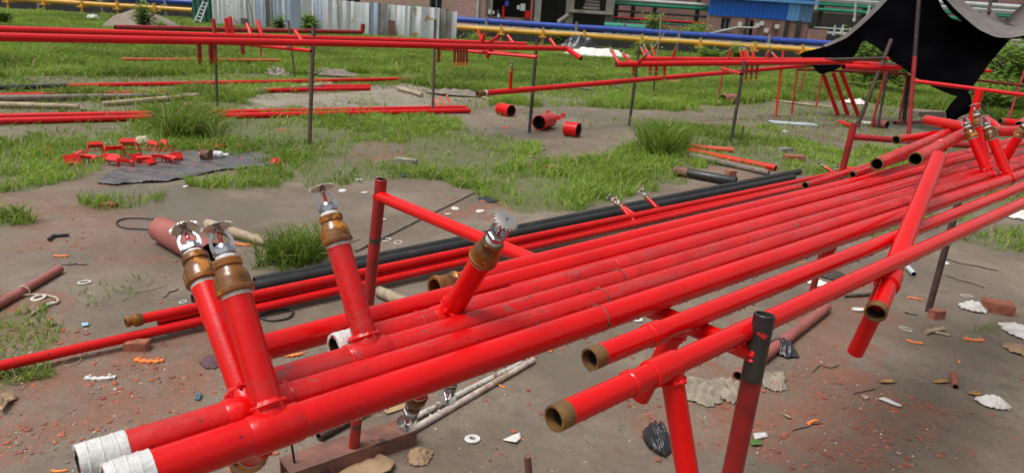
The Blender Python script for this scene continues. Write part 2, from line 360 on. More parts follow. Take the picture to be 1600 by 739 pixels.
# ground sheet: polar grid round the camera, dense where the photograph looks
ang = np.concatenate([np.linspace(-52, 52, 420), np.linspace(52, 308, 80)[1:-1]])
rad = np.concatenate([[0.0], np.geomspace(.35, 45, 330), np.geomspace(48, 900, 14)])
A, Rr = np.meshgrid(np.radians(ang), rad); gx = (Rr*np.sin(A)).ravel(); gy = (Rr*np.cos(A)).ravel()
uu, vv = npx(np.c_[gx, gy])
jx = 1.5*(vnoise(gx, gy, 3.5, 4)-.5); jy = 1.5*(vnoise(gx+33, gy+5, 3.5, 4)-.5)
rr_ = np.sqrt(gx**2+gy**2); J = np.clip(90/np.maximum(rr_, 1), 4, 60)
gd, _ = gmask(uu+jx*J*2.2, vv+jy*J)
far = (rr_ > 45) | (uu < -300) | (uu > 1900); gd[far & (rr_ > 8)] = .8
gz = gh(gx, gy); gz[rr_ > 60] = 0
na = len(ang); faces = []
idx = np.arange(len(gx)).reshape(len(rad), na)
a0 = idx[:-1]; a1 = np.roll(a0, -1, 1); b0 = idx[1:]; b1 = np.roll(b0, -1, 1)
faces = np.stack([a0, b0, b1, a1], -1).reshape(-1, 4)[:, ::-1]
me = bpy.data.meshes.new('ground'); me.from_pydata(np.c_[gx, gy, gz].tolist(), [], faces.tolist()); me.update()
me.polygons.foreach_set('use_smooth', [True]*len(me.polygons))
at = me.attributes.new('grassy', 'FLOAT', 'POINT'); at.data.foreach_set('value', gd.astype(np.float32))
# broken-brick soil
REDZ = [([(-100, 420), (60, 470), (330, 560), (300, 640), (120, 700), (-100, 739)], .75), ([(0, 295), (110, 285), (280, 330), (240, 400), (60, 420), (0, 400)], .5),
        ([(650, 320), (760, 300), (830, 330), (760, 350), (680, 350)], .9), ([(1050, 580), (1330, 560), (1480, 640), (1430, 739), (1250, 739), (1100, 690)], .85),
        ([(960, 625), (1060, 620), (1060, 720), (980, 700)], .5), ([(1230, 470), (1340, 440), (1400, 470), (1330, 560), (1230, 560)], .7), ([(520, 232), (660, 222), (700, 250), (540, 262)], .7), ([(1060, 262), (1160, 262), (1180, 290), (1090, 290)], .6)]
rz = np.zeros(len(gx))
for poly, k in REDZ: m = inpoly(uu+jx*190, vv+jy*95, poly); rz[m] = k
at = me.attributes.new('brickdust', 'FLOAT', 'POINT'); at.data.foreach_set('value', rz.astype(np.float32))
SANDZ = [(375, 150), (515, 136), (620, 134), (700, 142), (740, 165), (650, 168), (520, 175), (410, 173)]
sz = inpoly(uu+jx*40, vv+jy*20, SANDZ).astype(np.float32)
at = me.attributes.new('sandy', 'FLOAT', 'POINT'); at.data.foreach_set('value', sz)
ground = bpy.data.objects.new('ground', me); COL.objects.link(ground); ground['kind'] = 'structure'; ground['label'] = 'wet muddy yard with patchy grass and brick dust'; ground['category'] = 'ground'
gm = bpy.data.materials.new('yard_mud'); gm.use_nodes = True; n = gm.node_tree.nodes; l = gm.node_tree.links; b = n['Principled BSDF']
geo = n.new('ShaderNodeNewGeometry'); POS = geo.outputs['Position']
def gnoise(s, d=8, r=.6):
    t = n.new('ShaderNodeTexNoise'); t.inputs['Scale'].default_value = s; t.inputs['Detail'].default_value = d; t.inputs['Roughness'].default_value = r
    l.new(POS, t.inputs['Vector']); return t.outputs['Fac']
def grange(src, a, bb, c=0., d=1.):
    r = n.new('ShaderNodeMapRange'); l.new(src, r.inputs['Value'])
    for k, v_ in zip(('From Min', 'From Max', 'To Min', 'To Max'), (a, bb, c, d)): r.inputs[k].default_value = v_
    return r.outputs[0]
def gmix(f, a, bb):
    x = n.new('ShaderNodeMix'); x.data_type = 'RGBA'; l.new(f, x.inputs[0])
    for s_, i in ((a, 6), (bb, 7)):
        if isinstance(s_, tuple): x.inputs[i].default_value = (*s_, 1)
        else: l.new(s_, x.inputs[i])
    return x.outputs[2]
def gmul(a, bb):
    x = n.new('ShaderNodeMath'); x.operation = 'MULTIPLY'; l.new(a, x.inputs[0])
    if isinstance(bb, float): x.inputs[1].default_value = bb
    else: l.new(bb, x.inputs[1])
    return x.outputs[0]
def gattr(k):
    x = n.new('ShaderNodeAttribute'); x.attribute_name = k; return x.outputs['Fac']
wetn = gnoise(.55, 5, .55)
c = gmix(grange(gnoise(1.6), .35, .65), (.155, .118, .086), (.225, .182, .138))
c = gmix(grange(gnoise(.9, 6, .6), .46, .60, 0, .7), c, (.118, .090, .064))
c = gmix(grange(gnoise(9), .52, .7, 0, .6), c, (.105, .080, .058))
c = gmix(grange(gnoise(70, 4), .58, .66, 0, .7), c, (.085, .063, .046))
c = gmix(grange(wetn, .50, .60, 0, .8), c, (.118, .094, .070))
c = gmix(gmul(gattr('sandy'), grange(gnoise(2.5, 6), .35, .6, .15, .9)), c, (.29, .25, .205))
c = gmix(gmul(gattr('brickdust'), grange(gnoise(4.5), .36, .58)), c, (.205, .092, .058))
c = gmix(gmul(gattr('brickdust'), grange(gnoise(60, 3), .60, .66)), c, (.36, .09, .05))
c = gmix(grange(gnoise(26, 5, .7), .54, .66, 0, .35), c, (.10, .072, .052))
c = gmix(grange(gnoise(19, 5, .7), .58, .70, 0, .35), c, (.27, .225, .175))
c = gmix(grange(gnoise(38, 3), .66, .68), c, (.28, .11, .07))
c = gmix(grange(gnoise(130, 2), .70, .72), c, (.07, .05, .04))
c = gmix(grange(gnoise(55, 2), .735, .745), c, (.5, .45, .38))
c = gmix(gmul(gattr('grassy'), grange(gnoise(7), .34, .56, .40, 1.)), c, (.092, .115, .032))
l.new(c, b.inputs['Base Color'])
l.new(grange(wetn, .46, .62, .78, .33), b.inputs['Roughness']); b.inputs['Specular IOR Level'].default_value = .4
bp = n.new('ShaderNodeBump'); bp.inputs['Strength'].default_value = .8; bp.inputs['Distance'].default_value = .012
ad = n.new('ShaderNodeMath'); ad.operation = 'ADD'; l.new(gnoise(14, 8, .7), ad.inputs[0]); l.new(gmul(gnoise(110, 4, .7), .35), ad.inputs[1])
ad2 = n.new('ShaderNodeMath'); ad2.operation = 'ADD'; l.new(ad.outputs[0], ad2.inputs[0]); l.new(gmul(gnoise(3.5, 3, .5), 2.2), ad2.inputs[1])
l.new(gmul(ad2.outputs[0], grange(wetn, .48, .60, 1., .25)), bp.inputs['Height']); l.new(bp.outputs[0], b.inputs['Normal'])
me.materials.append(gm)

# grass blades
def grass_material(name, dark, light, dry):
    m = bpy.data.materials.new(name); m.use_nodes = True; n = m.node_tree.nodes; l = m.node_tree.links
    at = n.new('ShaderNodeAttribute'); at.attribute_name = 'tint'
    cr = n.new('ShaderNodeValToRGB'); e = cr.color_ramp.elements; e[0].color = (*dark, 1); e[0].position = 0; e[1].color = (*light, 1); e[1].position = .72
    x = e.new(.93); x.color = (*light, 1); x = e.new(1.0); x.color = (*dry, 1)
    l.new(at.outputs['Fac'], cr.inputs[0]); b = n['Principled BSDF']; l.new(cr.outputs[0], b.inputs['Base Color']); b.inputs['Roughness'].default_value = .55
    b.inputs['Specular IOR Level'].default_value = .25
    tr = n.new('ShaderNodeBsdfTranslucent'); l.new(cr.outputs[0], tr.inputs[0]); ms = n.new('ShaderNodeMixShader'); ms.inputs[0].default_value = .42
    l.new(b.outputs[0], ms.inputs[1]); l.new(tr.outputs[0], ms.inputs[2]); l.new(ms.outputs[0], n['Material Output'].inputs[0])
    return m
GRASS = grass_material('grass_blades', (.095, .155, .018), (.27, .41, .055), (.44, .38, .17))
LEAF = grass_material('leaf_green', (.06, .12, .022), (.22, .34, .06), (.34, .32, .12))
def blades_mesh(name, bx, by, hh, wd, tint):
    N = len(bx); az = RNG.random(N)*2*np.pi; ln = RNG.uniform(.2, 1.5, N)*hh; la = RNG.random(N)*2*np.pi
    gz = gh(bx, by)-.004; h = hh*RNG.uniform(.55, 1.15, N)
    dx = np.cos(az)*wd*.5; dy = np.sin(az)*wd*.5; lx = np.cos(la)*ln; ly = np.sin(la)*ln
    V = np.zeros((N, 5, 3))
    V[:, 0] = np.c_[bx-dx, by-dy, gz]; V[:, 1] = np.c_[bx+dx, by+dy, gz]
    V[:, 2] = np.c_[bx+dx*.8+lx*.3, by+dy*.8+ly*.3, gz+h*.6]; V[:, 3] = np.c_[bx-dx*.8+lx*.3, by-dy*.8+ly*.3, gz+h*.6]
    V[:, 4] = np.c_[bx+lx, by+ly, gz+h*.92]
    me = bpy.data.meshes.new(name); me.vertices.add(N*5); me.vertices.foreach_set('co', V.ravel())
    k = np.arange(N)[:, None]*5; loops = np.concatenate([k+0, k+1, k+2, k+3, k+3, k+2, k+4], 1).ravel()
    me.loops.add(N*7); me.loops.foreach_set('vertex_index', loops.astype(np.int32))
    me.polygons.add(N*2); st = (np.arange(N)[:, None]*7+np.array([[0, 4]])).ravel(); me.polygons.foreach_set('loop_start', st.astype(np.int32))
    me.update(calc_edges=True); me.polygons.foreach_set('use_smooth', [True]*(2*N))
    a = me.attributes.new('tint', 'FLOAT', 'POINT'); a.data.foreach_set('value', np.repeat(np.clip(tint, 0, 1), 5).astype(np.float32))
    me.materials.append(GRASS); o = bpy.data.objects.new(name, me); COL.objects.link(o); return o
NC = 1500000
q = RNG.random(NC); ex = .30; r0, r1 = 1.6, 40.0
r = (q*(r1**ex-r0**ex)+r0**ex)**(1/ex); th = np.radians(RNG.uniform(-47, 47, NC)); bx = r*np.sin(th); by = r*np.cos(th)
u, v = npx(np.c_[bx, by]); ju = 1.5*(vnoise(bx, by, 3.5, 4)-.5); jv = 1.5*(vnoise(bx+33, by+5, 3.5, 4)-.5); J = np.clip(90/np.maximum(r, 1), 4, 60)
dn, ht = gmask(u+ju*J*2.2, v+jv*J)
cl = vnoise(bx+3, by+8, 1.3, 4); cl2 = vnoise(bx+90, by+40, 7.0, 2)
acc = RNG.random(NC) < dn*np.clip((cl-.37)*4.2+np.clip((r-8)*.06, 0, .5), .10, 1)*np.clip((cl2-.22)*2.2+np.clip((r-8)*.06, 0, .5), .12, 1)*np.clip(.30+r*.06, 0, 1)
acc &= (u > -260) & (u < 1860)
bx, by, r, ht, cl = bx[acc], by[acc], r[acc], ht[acc], cl[acc]
ht = ht*(.55+.9*cl)*np.where(r > 14, 1.25, 1)
wd = (.0034+.00095*r+.010*np.clip(ht-.13, 0, .2))*RNG.uniform(.7, 1.3, len(r))
tint = .16+.80*np.clip((vnoise(bx+5, by+61, .8, 3)-.25)*1.7, 0, 1)*RNG.uniform(.5, 1.2, len(r))+RNG.uniform(-.1, .15, len(r))
tint = np.where(ht > .17, tint*np.where(r < 12, .5, .85), tint)
tint = np.where(RNG.random(len(r)) < .07, 1.0, np.minimum(tint, .92))
gr = blades_mesh('grass', bx, by, ht, wd, tint); tag(gr, 'patchy green grass and weeds growing over the muddy yard', 'grass', kind='stuff')
print('GRASS BLADES', len(bx))

# ================================================================== PIPE FITTINGS
def solve_branch(base, axis, target, hint=0):
    """direction perpendicular to the pipe whose end falls on the target pixel; hint 0 = up, 180 = down (degrees about the pipe)"""
    axis = axis.normalized(); e1, e2 = frame(axis); best = None
    if e1.z < 0: e1 = -e1; e2 = -e2
    for deg in range(0, 360, 1):
        a = math.radians(deg); d = e1*math.cos(a)+e2*math.sin(a)
        for L in [x*.005 for x in range(3, 90)]:
            p = pix(base+d*L); err = math.hypot(p[0]-target[0], p[1]-target[1])
            dh = abs((deg-hint+180) % 360-180)
            sc = err+dh*.03
            if best is None or sc < best[0]: best = (sc, err, d.copy(), L, deg)
    return best[2], best[3]
def on_line(a, b, x):
    """point of the 3-D line a-b that projects to photo column x"""
    lo, hi = -1.0, 2.0
    f = lambda t: pix(a+(b-a)*t)[0]-x
    s = f(0) < f(1)
    for _ in range(60):
        m = (lo+hi)/2
        q = pix(a+(b-a)*m)
        if q[2] < .1: lo = m; continue
        if (q[0] < x) == s: lo = m
        else: hi = m
    return a+(b-a)*((lo+hi)/2)
def bead(T, p, d, r, m, name='weld_bead'):
    g = MB(); g.torus(p, d, r+.0006, .0036, 30, 6, .75); return g.build(name, m, T)
def reducer(T, p, d, r, m=AMBER, n=16, k=1.0):
    """cast reducing socket, wide end on the pipe; returns the top point"""
    d = d.normalized(); R = r*1.0; L = r*2.5*k
    g = MB(); g.lathe(p-d*(r*.18), d, [(0, R*1.02), (r*.25, R*1.03), (r*.30, R*.98)], n, True)
    tp = g
    h = MB(); pr = [(0, R*1.20), (L*.02, R*1.30), (L*.12, R*1.33), (L*.16, R*1.25), (L*.44, R*1.20), (L*.54, R*1.12), (L*.70, R*.90), (L*.76, R*.87), (L*.79, R*.99), (L*.96, R*1.0), (L, R*.93)]
    h.lathe(p+d*(r*.12), d, pr, n)
    e1, e2 = frame(d)
    for s in range(3):                                   # cast lugs on the flanks
        a = 2.1*s+.4; u = e1*math.cos(a)+e2*math.sin(a)
        h.box(p+d*(r*.12+L*.30)+u*R*1.17, (R*.18, R*.34, L*.20), (u, d.cross(u), d))
    o = h.build('reducer', m, T, sharp=30); tp.build('thread_tape', TAPED if m is AMBER else TAPE, o)
    return p+d*(r*.12+L)
def sprinkler(T, p, d, k=1.0, spin=0.0, lod=0):
    d = d.normalized(); e1, e2 = frame(d); u = e1*math.cos(spin)+e2*math.sin(spin); w = d.cross(u)
    if lod:
        g = MB(); g.lathe(p, d, [(0, .010*k), (.010*k, .011*k), (.012*k, .006*k), (.030*k, .004*k), (.031*k, .0135*k), (.033*k, .0135*k)], 8)
        return g.build('sprinkler_head', CHROME, T)
    g = MB(); g.lathe(p, d, [(0, .0085*k), (.005*k, .0085*k)], 16)
    g.lathe(p+d*.005*k, d, [(0, .0098*k), (.001*k, .0112*k), (.006*k, .0112*k), (.007*k, .0098*k)], 6)
    g.lathe(p+d*.012*k, d, [(0, .0085*k), (.0035*k, .0075*k), (.004*k, .004*k)], 12)
    for s in (-1, 1):
        P = [p+d*(.008*k)+u*(s*.0090*k), p+d*(.014*k)+u*(s*.0100*k), p+d*(.021*k)+u*(s*.0098*k), p+d*(.029*k)+u*(s*.0058*k), p+d*(.033*k)+u*(s*.0012*k)]
        b0 = len(g.v)
        for q, (a, c) in zip(P, ((.0016, .0044), (.0016, .0042), (.0015, .0036), (.0015, .003), (.0015, .0026))):
            for (x, y) in ((-1, -1), (1, -1), (1, 1), (-1, 1)): g.v.append(q+u*(x*a*k)+w*(y*c*k*.62))
        for i in range(4):
            for j in range(4): g.f.append((b0+i*4+j, b0+i*4+(j+1) % 4, b0+(i+1)*4+(j+1) % 4, b0+(i+1)*4+j))
        g.f.append((b0+3, b0+2, b0+1, b0)); g.f.append((b0+16, b0+17, b0+18, b0+19))
    g.box(p+d*.0115*k, (.0205*k, .0085*k, .0062*k), (u, w, d))
    g.lathe(p+d*.0315*k, d, [(0, .0022*k), (.001*k, .0034*k), (.004*k, .0034*k), (.006*k, .0022*k), (.0075*k, .0018*k)], 10)
    o = g.build('sprinkler_head', CHROME, T, sharp=35)
    # toothed deflector
    h = MB(); N = 18; c = p+d*.0375*k; rim = []
    def rr(R, off, n_): return [c+d*off+(e1*math.cos(2*math.pi*i/n_)+e2*math.sin(2*math.pi*i/n_))*R for i in range(n_)]
    n4 = N*4; b0 = len(h.v); rad = []; off = []
    for i in range(n4):
        t = i % 4; R = .0155*k if t in (1, 2) else .0130*k; O = -.0022*k if t in (1, 2) else -.0012*k
        a = 2*math.pi*i/n4; h.v.append(c+d*O+(e1*math.cos(a)+e2*math.sin(a))*R)
    b1 = len(h.v)
    h.v += rr(.0085*k, 0, n4); b2 = len(h.v); h.v += rr(.0018*k, .0003*k, n4)
    for i in range(n4):
        j = (i+1) % n4; h.f.append((b0+i, b0+j, b1+j, b1+i)); h.f.append((b1+i, b1+j, b2+j, b2+i))
    bq = len(h.v); nn = len(h.f)
    h.v += [v_-d*.0011*k for v_ in h.v[b0:bq]]; D = bq-b0
    for f in list(h.f[:nn]): h.f.append(tuple(x+D for x in f[::-1]))
    for i in range(n4): j = (i+1) % n4; h.f.append((b0+j, b0+i, b0+i+D, b0+j+D))
    h.build('deflector', DEFL, o, sharp=30)
    q = MB(); q.path([p+d*.015*k, p+d*.017*k, p+d*.026*k, p+d*.030*k], [.0012*k, .0021*k, .0021*k, .001*k], 8); q.build('glass_bulb', BULB, o)
    z = MB(); z.lathe(p-d*.002*k, d, [(0, .0098*k), (.003*k, .0106*k), (.006*k, .0096*k)], 16); z.build('thread_tape', TAPE, o)
    return o
def branch(T, base, d, L, r, m=RED, head=True, lod=0, k=1.0, spin=.6, rpipe=.02, rmat=None, open_end=False, name='riser'):
    g = MB(); s = base+d*(rpipe*.55)
    g.tube(s, base+d*L, r, 14 if lod else 22, seg=1); g.build(name, m, T)
    if not lod: bead(T, base+d*(rpipe+.006), d, r, m)
    if open_end: return
    top = reducer(T, base+d*L, d, r, rmat or (AMBERF if lod else AMBER), 10 if lod else 18)
    if head: sprinkler(T, top, d, k, spin, lod)
    else:
        g = MB(); g.lathe(top, d, [(0, r*.8), (r*1.2, r*.8)], 10); g.build('plug', ORANGE, T)
def drops(T, a, b, r, n, s=1.0):
    g = MB(); d = (b-a)
    bm = bmesh.new(); bmesh.ops.create_icosphere(bm, subdivisions=1, radius=1.0)
    vs = [v.co.copy() for v in bm.verts]; fs = [tuple(v.index for v in f.verts) for f in bm.faces]; bm.free()
    e1, e2 = frame(d)
    if e1.z > 0: e1 = -e1
    for i in range(n):
        t = random.random(); an = random.gauss(0, .35); q = a+d*t+(e1*math.cos(an)+e2*math.sin(an))*(r+.0002)
        k = random.uniform(.0012, .0030)*s; b0 = len(g.v)
        for c in vs: g.v.append(q+Vector((c.x*k, c.y*k, c.z*k*1.15)))
        for f in fs: g.f.append(tuple(b0+i_ for i_ in f))
    o = g.build('water_drops', WATER, T, sharp=180); o['kind'] = 'stuff'; return o
def pipe(name, label, a, b, r, m=RED, group=None, n=24, seg=None, wob=.0015, cat='pipe', multi=True):
    L = (b-a).length; seg = seg or max(2, int(L*2)); mid = (a+b)/2
    g = MB(); g.tube(a, b, r, n, seg=seg, wob=wob)
    if not multi: o = g.build(name, m); return tag(o, label, cat, group)
    T = thing(name, label, cat, (mid.x, mid.y, min(a.z, b.z)-r), group); g.build('tube', m, T); return T
def coupling(T, p, d, r, m, L=.03, name='coupling', k=1.22):
    g = MB(); d = d.normalized(); g.lathe(p-d*L/2, d, [(0, r*1.0), (.002, r*k), (L*.25, r*k*1.02), (L*.5, r*k*.99), (L*.75, r*k*1.02), (L-.002, r*k), (L, r)], 24, False); return g.build(name, m, T)
def tapewrap(T, p, d, r, L):
    g = MB(); d = d.normalized(); pr = []; N = 9
    for i in range(N): t = i/(N-1); pr.append((L*t, r*(1.05+.035*random.random())))
    pr = [(0, r*.80), (0.0, r*1.04)] + pr[1:] + [(L, r)]
    g.lathe(p, d, pr, 24, False)
    for v in g.v: v += Vector((random.uniform(-1, 1), random.uniform(-1, 1), random.uniform(-1, 1)))*.0004
    o = g.build('thread_tape', TAPE, T, sharp=60)
    for s in range(3): 
        h = MB(); h.torus(p+d*(L*(.2+.28*s)), d+Vector((random.uniform(-.15, .15), random.uniform(-.15, .15), 0)), r*1.065, .0009, 24, 5, .3); h.build('tape_edge', TAPE, o)
    return o
def hollow_end(T, p, d, r, L, m, name='threaded_end'):
    g = MB(); d = d.normalized(); w = r*.17
    g.lathe(p-d*.0008, d, [(.012, r-w), (0, r-w), (0, r*.99), (.001, r*1.012), (L, r*1.012), (L+.001, r)], 24, False); return g.build(name, m, T)

# ================================================================== THE NEAR RACK
ZB = .918                                                # top of the rack's crossbars
LA = HZ(350, 697, .939); LB = HZ(1500, 306, .939); DIR = (LB-LA).normalized(); NRM = Vector((-DIR.y, DIR.x, 0))
def RL(off0, off3, r, zadd=0.0):                         # a pipe lying on the rack: offsets behind the front pipe at s = 0 and s = 2
    z = ZB+r+zadd; a = LA+NRM*off0; b = LA+DIR*2+NRM*off3; a.z = z; b.z = z; return a, b
RG = 'red sprinkler pipes lying side by side on the near rack'
SPANS = {}
def rackpipe(key, label, o0, o3, r, xl, xr, m, zadd=0.0, wob=.002):
    a, b = RL(o0, o3, r, zadd); A = on_line(a, b, xl); B = on_line(a, b, xr)
    SPANS[key] = (A, B, r); return pipe('sprinkler_pipe', label, A, B, r, m, RG, n=28, wob=wob), A, B
S = .0667                                                # pipe pitch scale
P1, A1, B1 = rackpipe('1', 'thick glossy red pipe at the front edge of the near rack, taped end', 0, 0, .0212, 165, 1690, RED)
P2, A2, B2 = rackpipe('2', 'red pipe second from the front of the near rack, white taped end beside it', .053, .057, .0200, 122, 1690, REDW)
P3, A3, B3 = rackpipe('3', 'worn red pipe third from the front carrying the upright sprinkler beside the left post', .097, .101, .0200, 424, 1690, REDW)
P4, A4, B4 = rackpipe('4', 'worn red pipe fourth from the front with the riser leaning away to the right', .140, .149, .0200, 522, 1690, REDW)
P4b, A4b, B4b = rackpipe('4b', 'thin red pipe sunk between two thicker pipes of the near rack', .172, .184, .0135, 800, 1660, REDW)
P5, A5, B5 = rackpipe('5', 'red pipe whose plain end shows left of the white taped stub on the rack', .196, .226, .0190, 405, 1650, RED)
P6, A6, B6 = rackpipe('6', 'red pipe with an amber open socket on its end behind the leaning riser', .240, .272, .0190, 712, 1640, RED)
for T_, A_, B_, r_, L_ in ((P1, A1, B1, .0212, .042), (P2, A2, B2, .0200, .045), (P4, A4, B4, .0200, .040)): tapewrap(T_, A_, B_-A_, r_, L_)
# amber socket on pipe six
d6 = (B6-A6).normalized(); g = MB(); g.lathe(A6-d6*.045, d6, [(.03, .0175), (0, .0175), (0, .0225), (.002, .0235), (.007, .0235), (.009, .0215), (.038, .0215), (.040, .0232), (.046, .0232), (.048, .019)], 20, False); g.build('socket', AMBER, P6, sharp=30)
# collars and welds along the pipes
RUSTR = mat('burnt_weld', (.30, .03, .02), (.10, .035, .022), .7, scale=60, spot=(.05, .03, .02), spot_at=.55, spot_scale=80)
for T_, ab, r_, xs in ((P1, (A1, B1), .0212, (936,)), (P2, (A2, B2), .02, (452, 938)), (P3, (A3, B3), .02, (545, 968)), (P4, (A4, B4), .02, (958, 655))):
    for x in xs:
        p = on_line(ab[0], ab[1], x); g = MB(); g.torus(p, ab[1]-ab[0], r_-.0004, .0022, 26, 6, .6); g.build('weld_bead', RUSTR if x in (936, 938, 968) else REDW, T_)
# tees under the risers, risers, reducers and sprinkler heads
def riser(T, ab, r, x, target, rb=.0168, m=RED, hint=0, head=True, k=1.2, spin=.5, lod=0, tee=True, **kw):
    base = on_line(ab[0], ab[1], x); ax = (ab[1]-ab[0]).normalized(); d, L = solve_branch(base, ax, target, hint)
    if tee and not lod:
        g = MB(); g.lathe(base-ax*.030, ax, [(0, r), (.003, r*1.07), (.020, r*1.10), (.040, r*1.10), (.057, r*1.07), (.060, r)], 26, False)
        g.lathe(base, d, [(0, rb*1.12), (r+.004, rb*1.12), (r+.009, rb*1.02)], 22, False); g.build('tee', m, T)
    branch(T, base, d, L, rb, m, head=head, k=k, spin=spin, rpipe=r, lod=lod, **kw); return base, d, L
riser(P2, (A2, B2), .0200, 392, (320, 444), m=RED, spin=1.3)
riser(P1, (A1, B1), .0212, 430, (370, 462), m=RED, spin=1.3)
riser(P3, (A3, B3), .0200, 578, (530, 384), m=REDW, spin=1.2)
riser(P4, (A4, B4), .0200, 700, (752, 407), m=REDG, spin=.3, hint=-30)
riser(P1, (A1, B1), .0212, 418, (391, 708), hint=180, head=False, tee=False)
riser(P3, (A3, B3), .0200, 690, (652, 616), hint=180, rb=.0135, tee=False, spin=.9)
riser(P5, (A5, B5), .0190, 738, (709, 574), hint=180, rb=.0135, tee=False, spin=.9)
drops(P1, on_line(A1, B1, 300), on_line(A1, B1, 1450), .0212, 420)
# far-end risers
riser(P2, (A2, B2), .02, 1546, (1520, 216), m=RED, spin=.2, k=1.2)
riser(P1, (A1, B1), .0212, 1577, (1550, 217), m=RED, spin=.2, k=1.2)
riser(P4, (A4, B4), .02, 1541, (1529, 196), m=RED, spin=.8, k=1.2)
riser(P3, (A3, B3), .02, 1562, (1592, 213), m=RED, spin=.8, k=1.2, hint=-40)
riser(P2, (A2, B2), .02, 1322, (1287, 407), hint=180, rb=.0135, tee=False, open_end=True)
# two outer pipes, thinner
ZQ = ZB+.0169
def outer(label, p0, p1, r=.0169):
    a = HZ(*p0, ZB+r); b = HZ(*p1, ZB+r); A = a; B = on_line(a, b, 1680)
    T = pipe('sprinkler_pipe', label, A, B, r, REDG, RG, n=26, wob=.001); hollow_end(T, A, B-A, r, .022, RUSTC); return T, A, B
Q1, QA1, QB1 = outer('thin bright red pipe with a rusty open end, just in front of the packed pipes', (922, 561), (1600, 291))
Q2, QA2, QB2 = outer('thin bright red pipe nearest the viewer with a tee hanging straight down', (866, 654), (1600, 317))
coupling(Q1, on_line(QA1, QB1, 1022), QB1-QA1, .0169, REDG, .032, k=1.14)
coupling(Q2, on_line(QA2, QB2, 1035), QB2-QA2, .0169, REDG, .062, k=1.20); coupling(Q2, on_line(QA2, QB2, 985), QB2-QA2, .0169, REDG, .012, k=1.12)
riser(Q2, (QA2, QB2), .0169, 1047, (1085, 800), rb=.0165, m=REDG, hint=180, open_end=True, tee=False)
riser(Q1, (QA1, QB1), .0169, 1062, (1000, 622), rb=.0160, m=REDG, hint=180, open_end=True, tee=False)
_b, _ = on_line(QA2, QB2, 1047), 0
drops(Q1, QA1, on_line(QA1, QB1, 1500), .0169, 240); drops(Q2, QA2, on_line(QA2, QB2, 1500), .0169, 260)
# rack frames: two posts and a crossbar welded together
def rframe(label, barL, barR, topL, topR, baseL, baseR, r, m, mbar, group='welded pipe frames that carry the near rack'):
    T = thing('pipe_stand', label, 'pipe rack', (baseL+baseR)/2, group)
    for b_, t_, mm in ((baseL, topL, m[0]), (baseR, topR, m[1])):
        if b_ is None: continue
        g = MB(); g.tube(b_, t_, r, 22, seg=4, wob=.001); g.build('post', mm, T)
    g = MB(); g.tube(barL, barR, r*.96, 20, seg=2); g.build('crossbar', mbar, T)
    for p, d in ((barL, barR-barL), (barR, barR-barL)): bead(T, p, d, r*.96, mbar)
    return T
zb = ZB-.0163
bl = HZ(592, 306, zb-.012); br = HZ(1182, 553, zb)
postL0 = HZ(553, 700, .05); tl = bl+(bl-postL0)*.085; tl.z = .938
postR1 = DP(1201, 490, pix(br)[2]*.975); v_ = (br-postR1); postR0 = br+v_*((br.z+.06)/max(1e-3, postR1.z-br.z)) if postR1.z > br.z else br
postR0 = Vector((br.x-.035, br.y-.05, -.05)); tr = Vector((br.x+.004, br.y+.006, br.z+.067))
bl2 = bl+(bl-br).normalized()*.0; 
fr = rframe('red pipe frame under the near pipes, its right post blackened at the top', bl, br, tl, tr, postL0, postR0, .0168, (REDD, REDD), REDG)
g = MB(); g.tube(br+(tr-br).normalized()*(-.045), tr+Vector((0, 0, .0008)), .01695, 22, wall=.003); g.build('scorched_top', mat('scorched_paint', (.016, .014, .014), (.03, .024, .022), .35, scale=20, spot=(.5, .012, .012), spot_at=.57, spot_scale=14), fr)
# second frame further along
b2l = HZ(1331, 214, zb); g2 = HZ(1450, 487, 0); b2r = Vector((g2.x+.02, g2.y+.02, zb))
rframe('dark red pipe frame carrying the far end of the near rack, rusty right post', b2l, b2r, Vector((b2l.x-.002, b2l.y, zb+.07)), b2r+Vector((0, 0, .012)), Vector((b2l.x-.05, b2l.y-.02, -.05)), Vector((g2.x, g2.y, -.05)), .0168, (REDD, POSTR), REDD)
# rusty channel that the left post stands on
c0 = HZ(446, 752, 0); c1 = HZ(640, 684, 0); ax = (c1-c0).normalized(); ay = Vector((-ax.y, ax.x, 0)); mid = (c0+c1)/2
T = thing('channel_beam', 'rusty steel channel lying on the mud under the near pipes', 'beam', mid)
g = MB(); Lb = (c1-c0).length; Z = Vector((0, 0, 1))
g.box(mid+Z*.054, (Lb, .095, .007), (ax, ay, Z)); g.build('web', RUST, T)
for s in (-1, 1): g = MB(); g.box(mid+ay*(s*.0442)+Z*.0251, (Lb-.002, .007, .0508), (ax, ay, Z)); g.build('flange', RUST, T)
# thin rod rising from the channel
p = HZ(460, 722, .058); g = MB(); g.rod(p, p+Vector((-.012, -.01, .17)), .004, 8); tag(g.build('steel_rod', POSTB), 'thin dark rod standing on the left end of the rusty channel', 'rod')

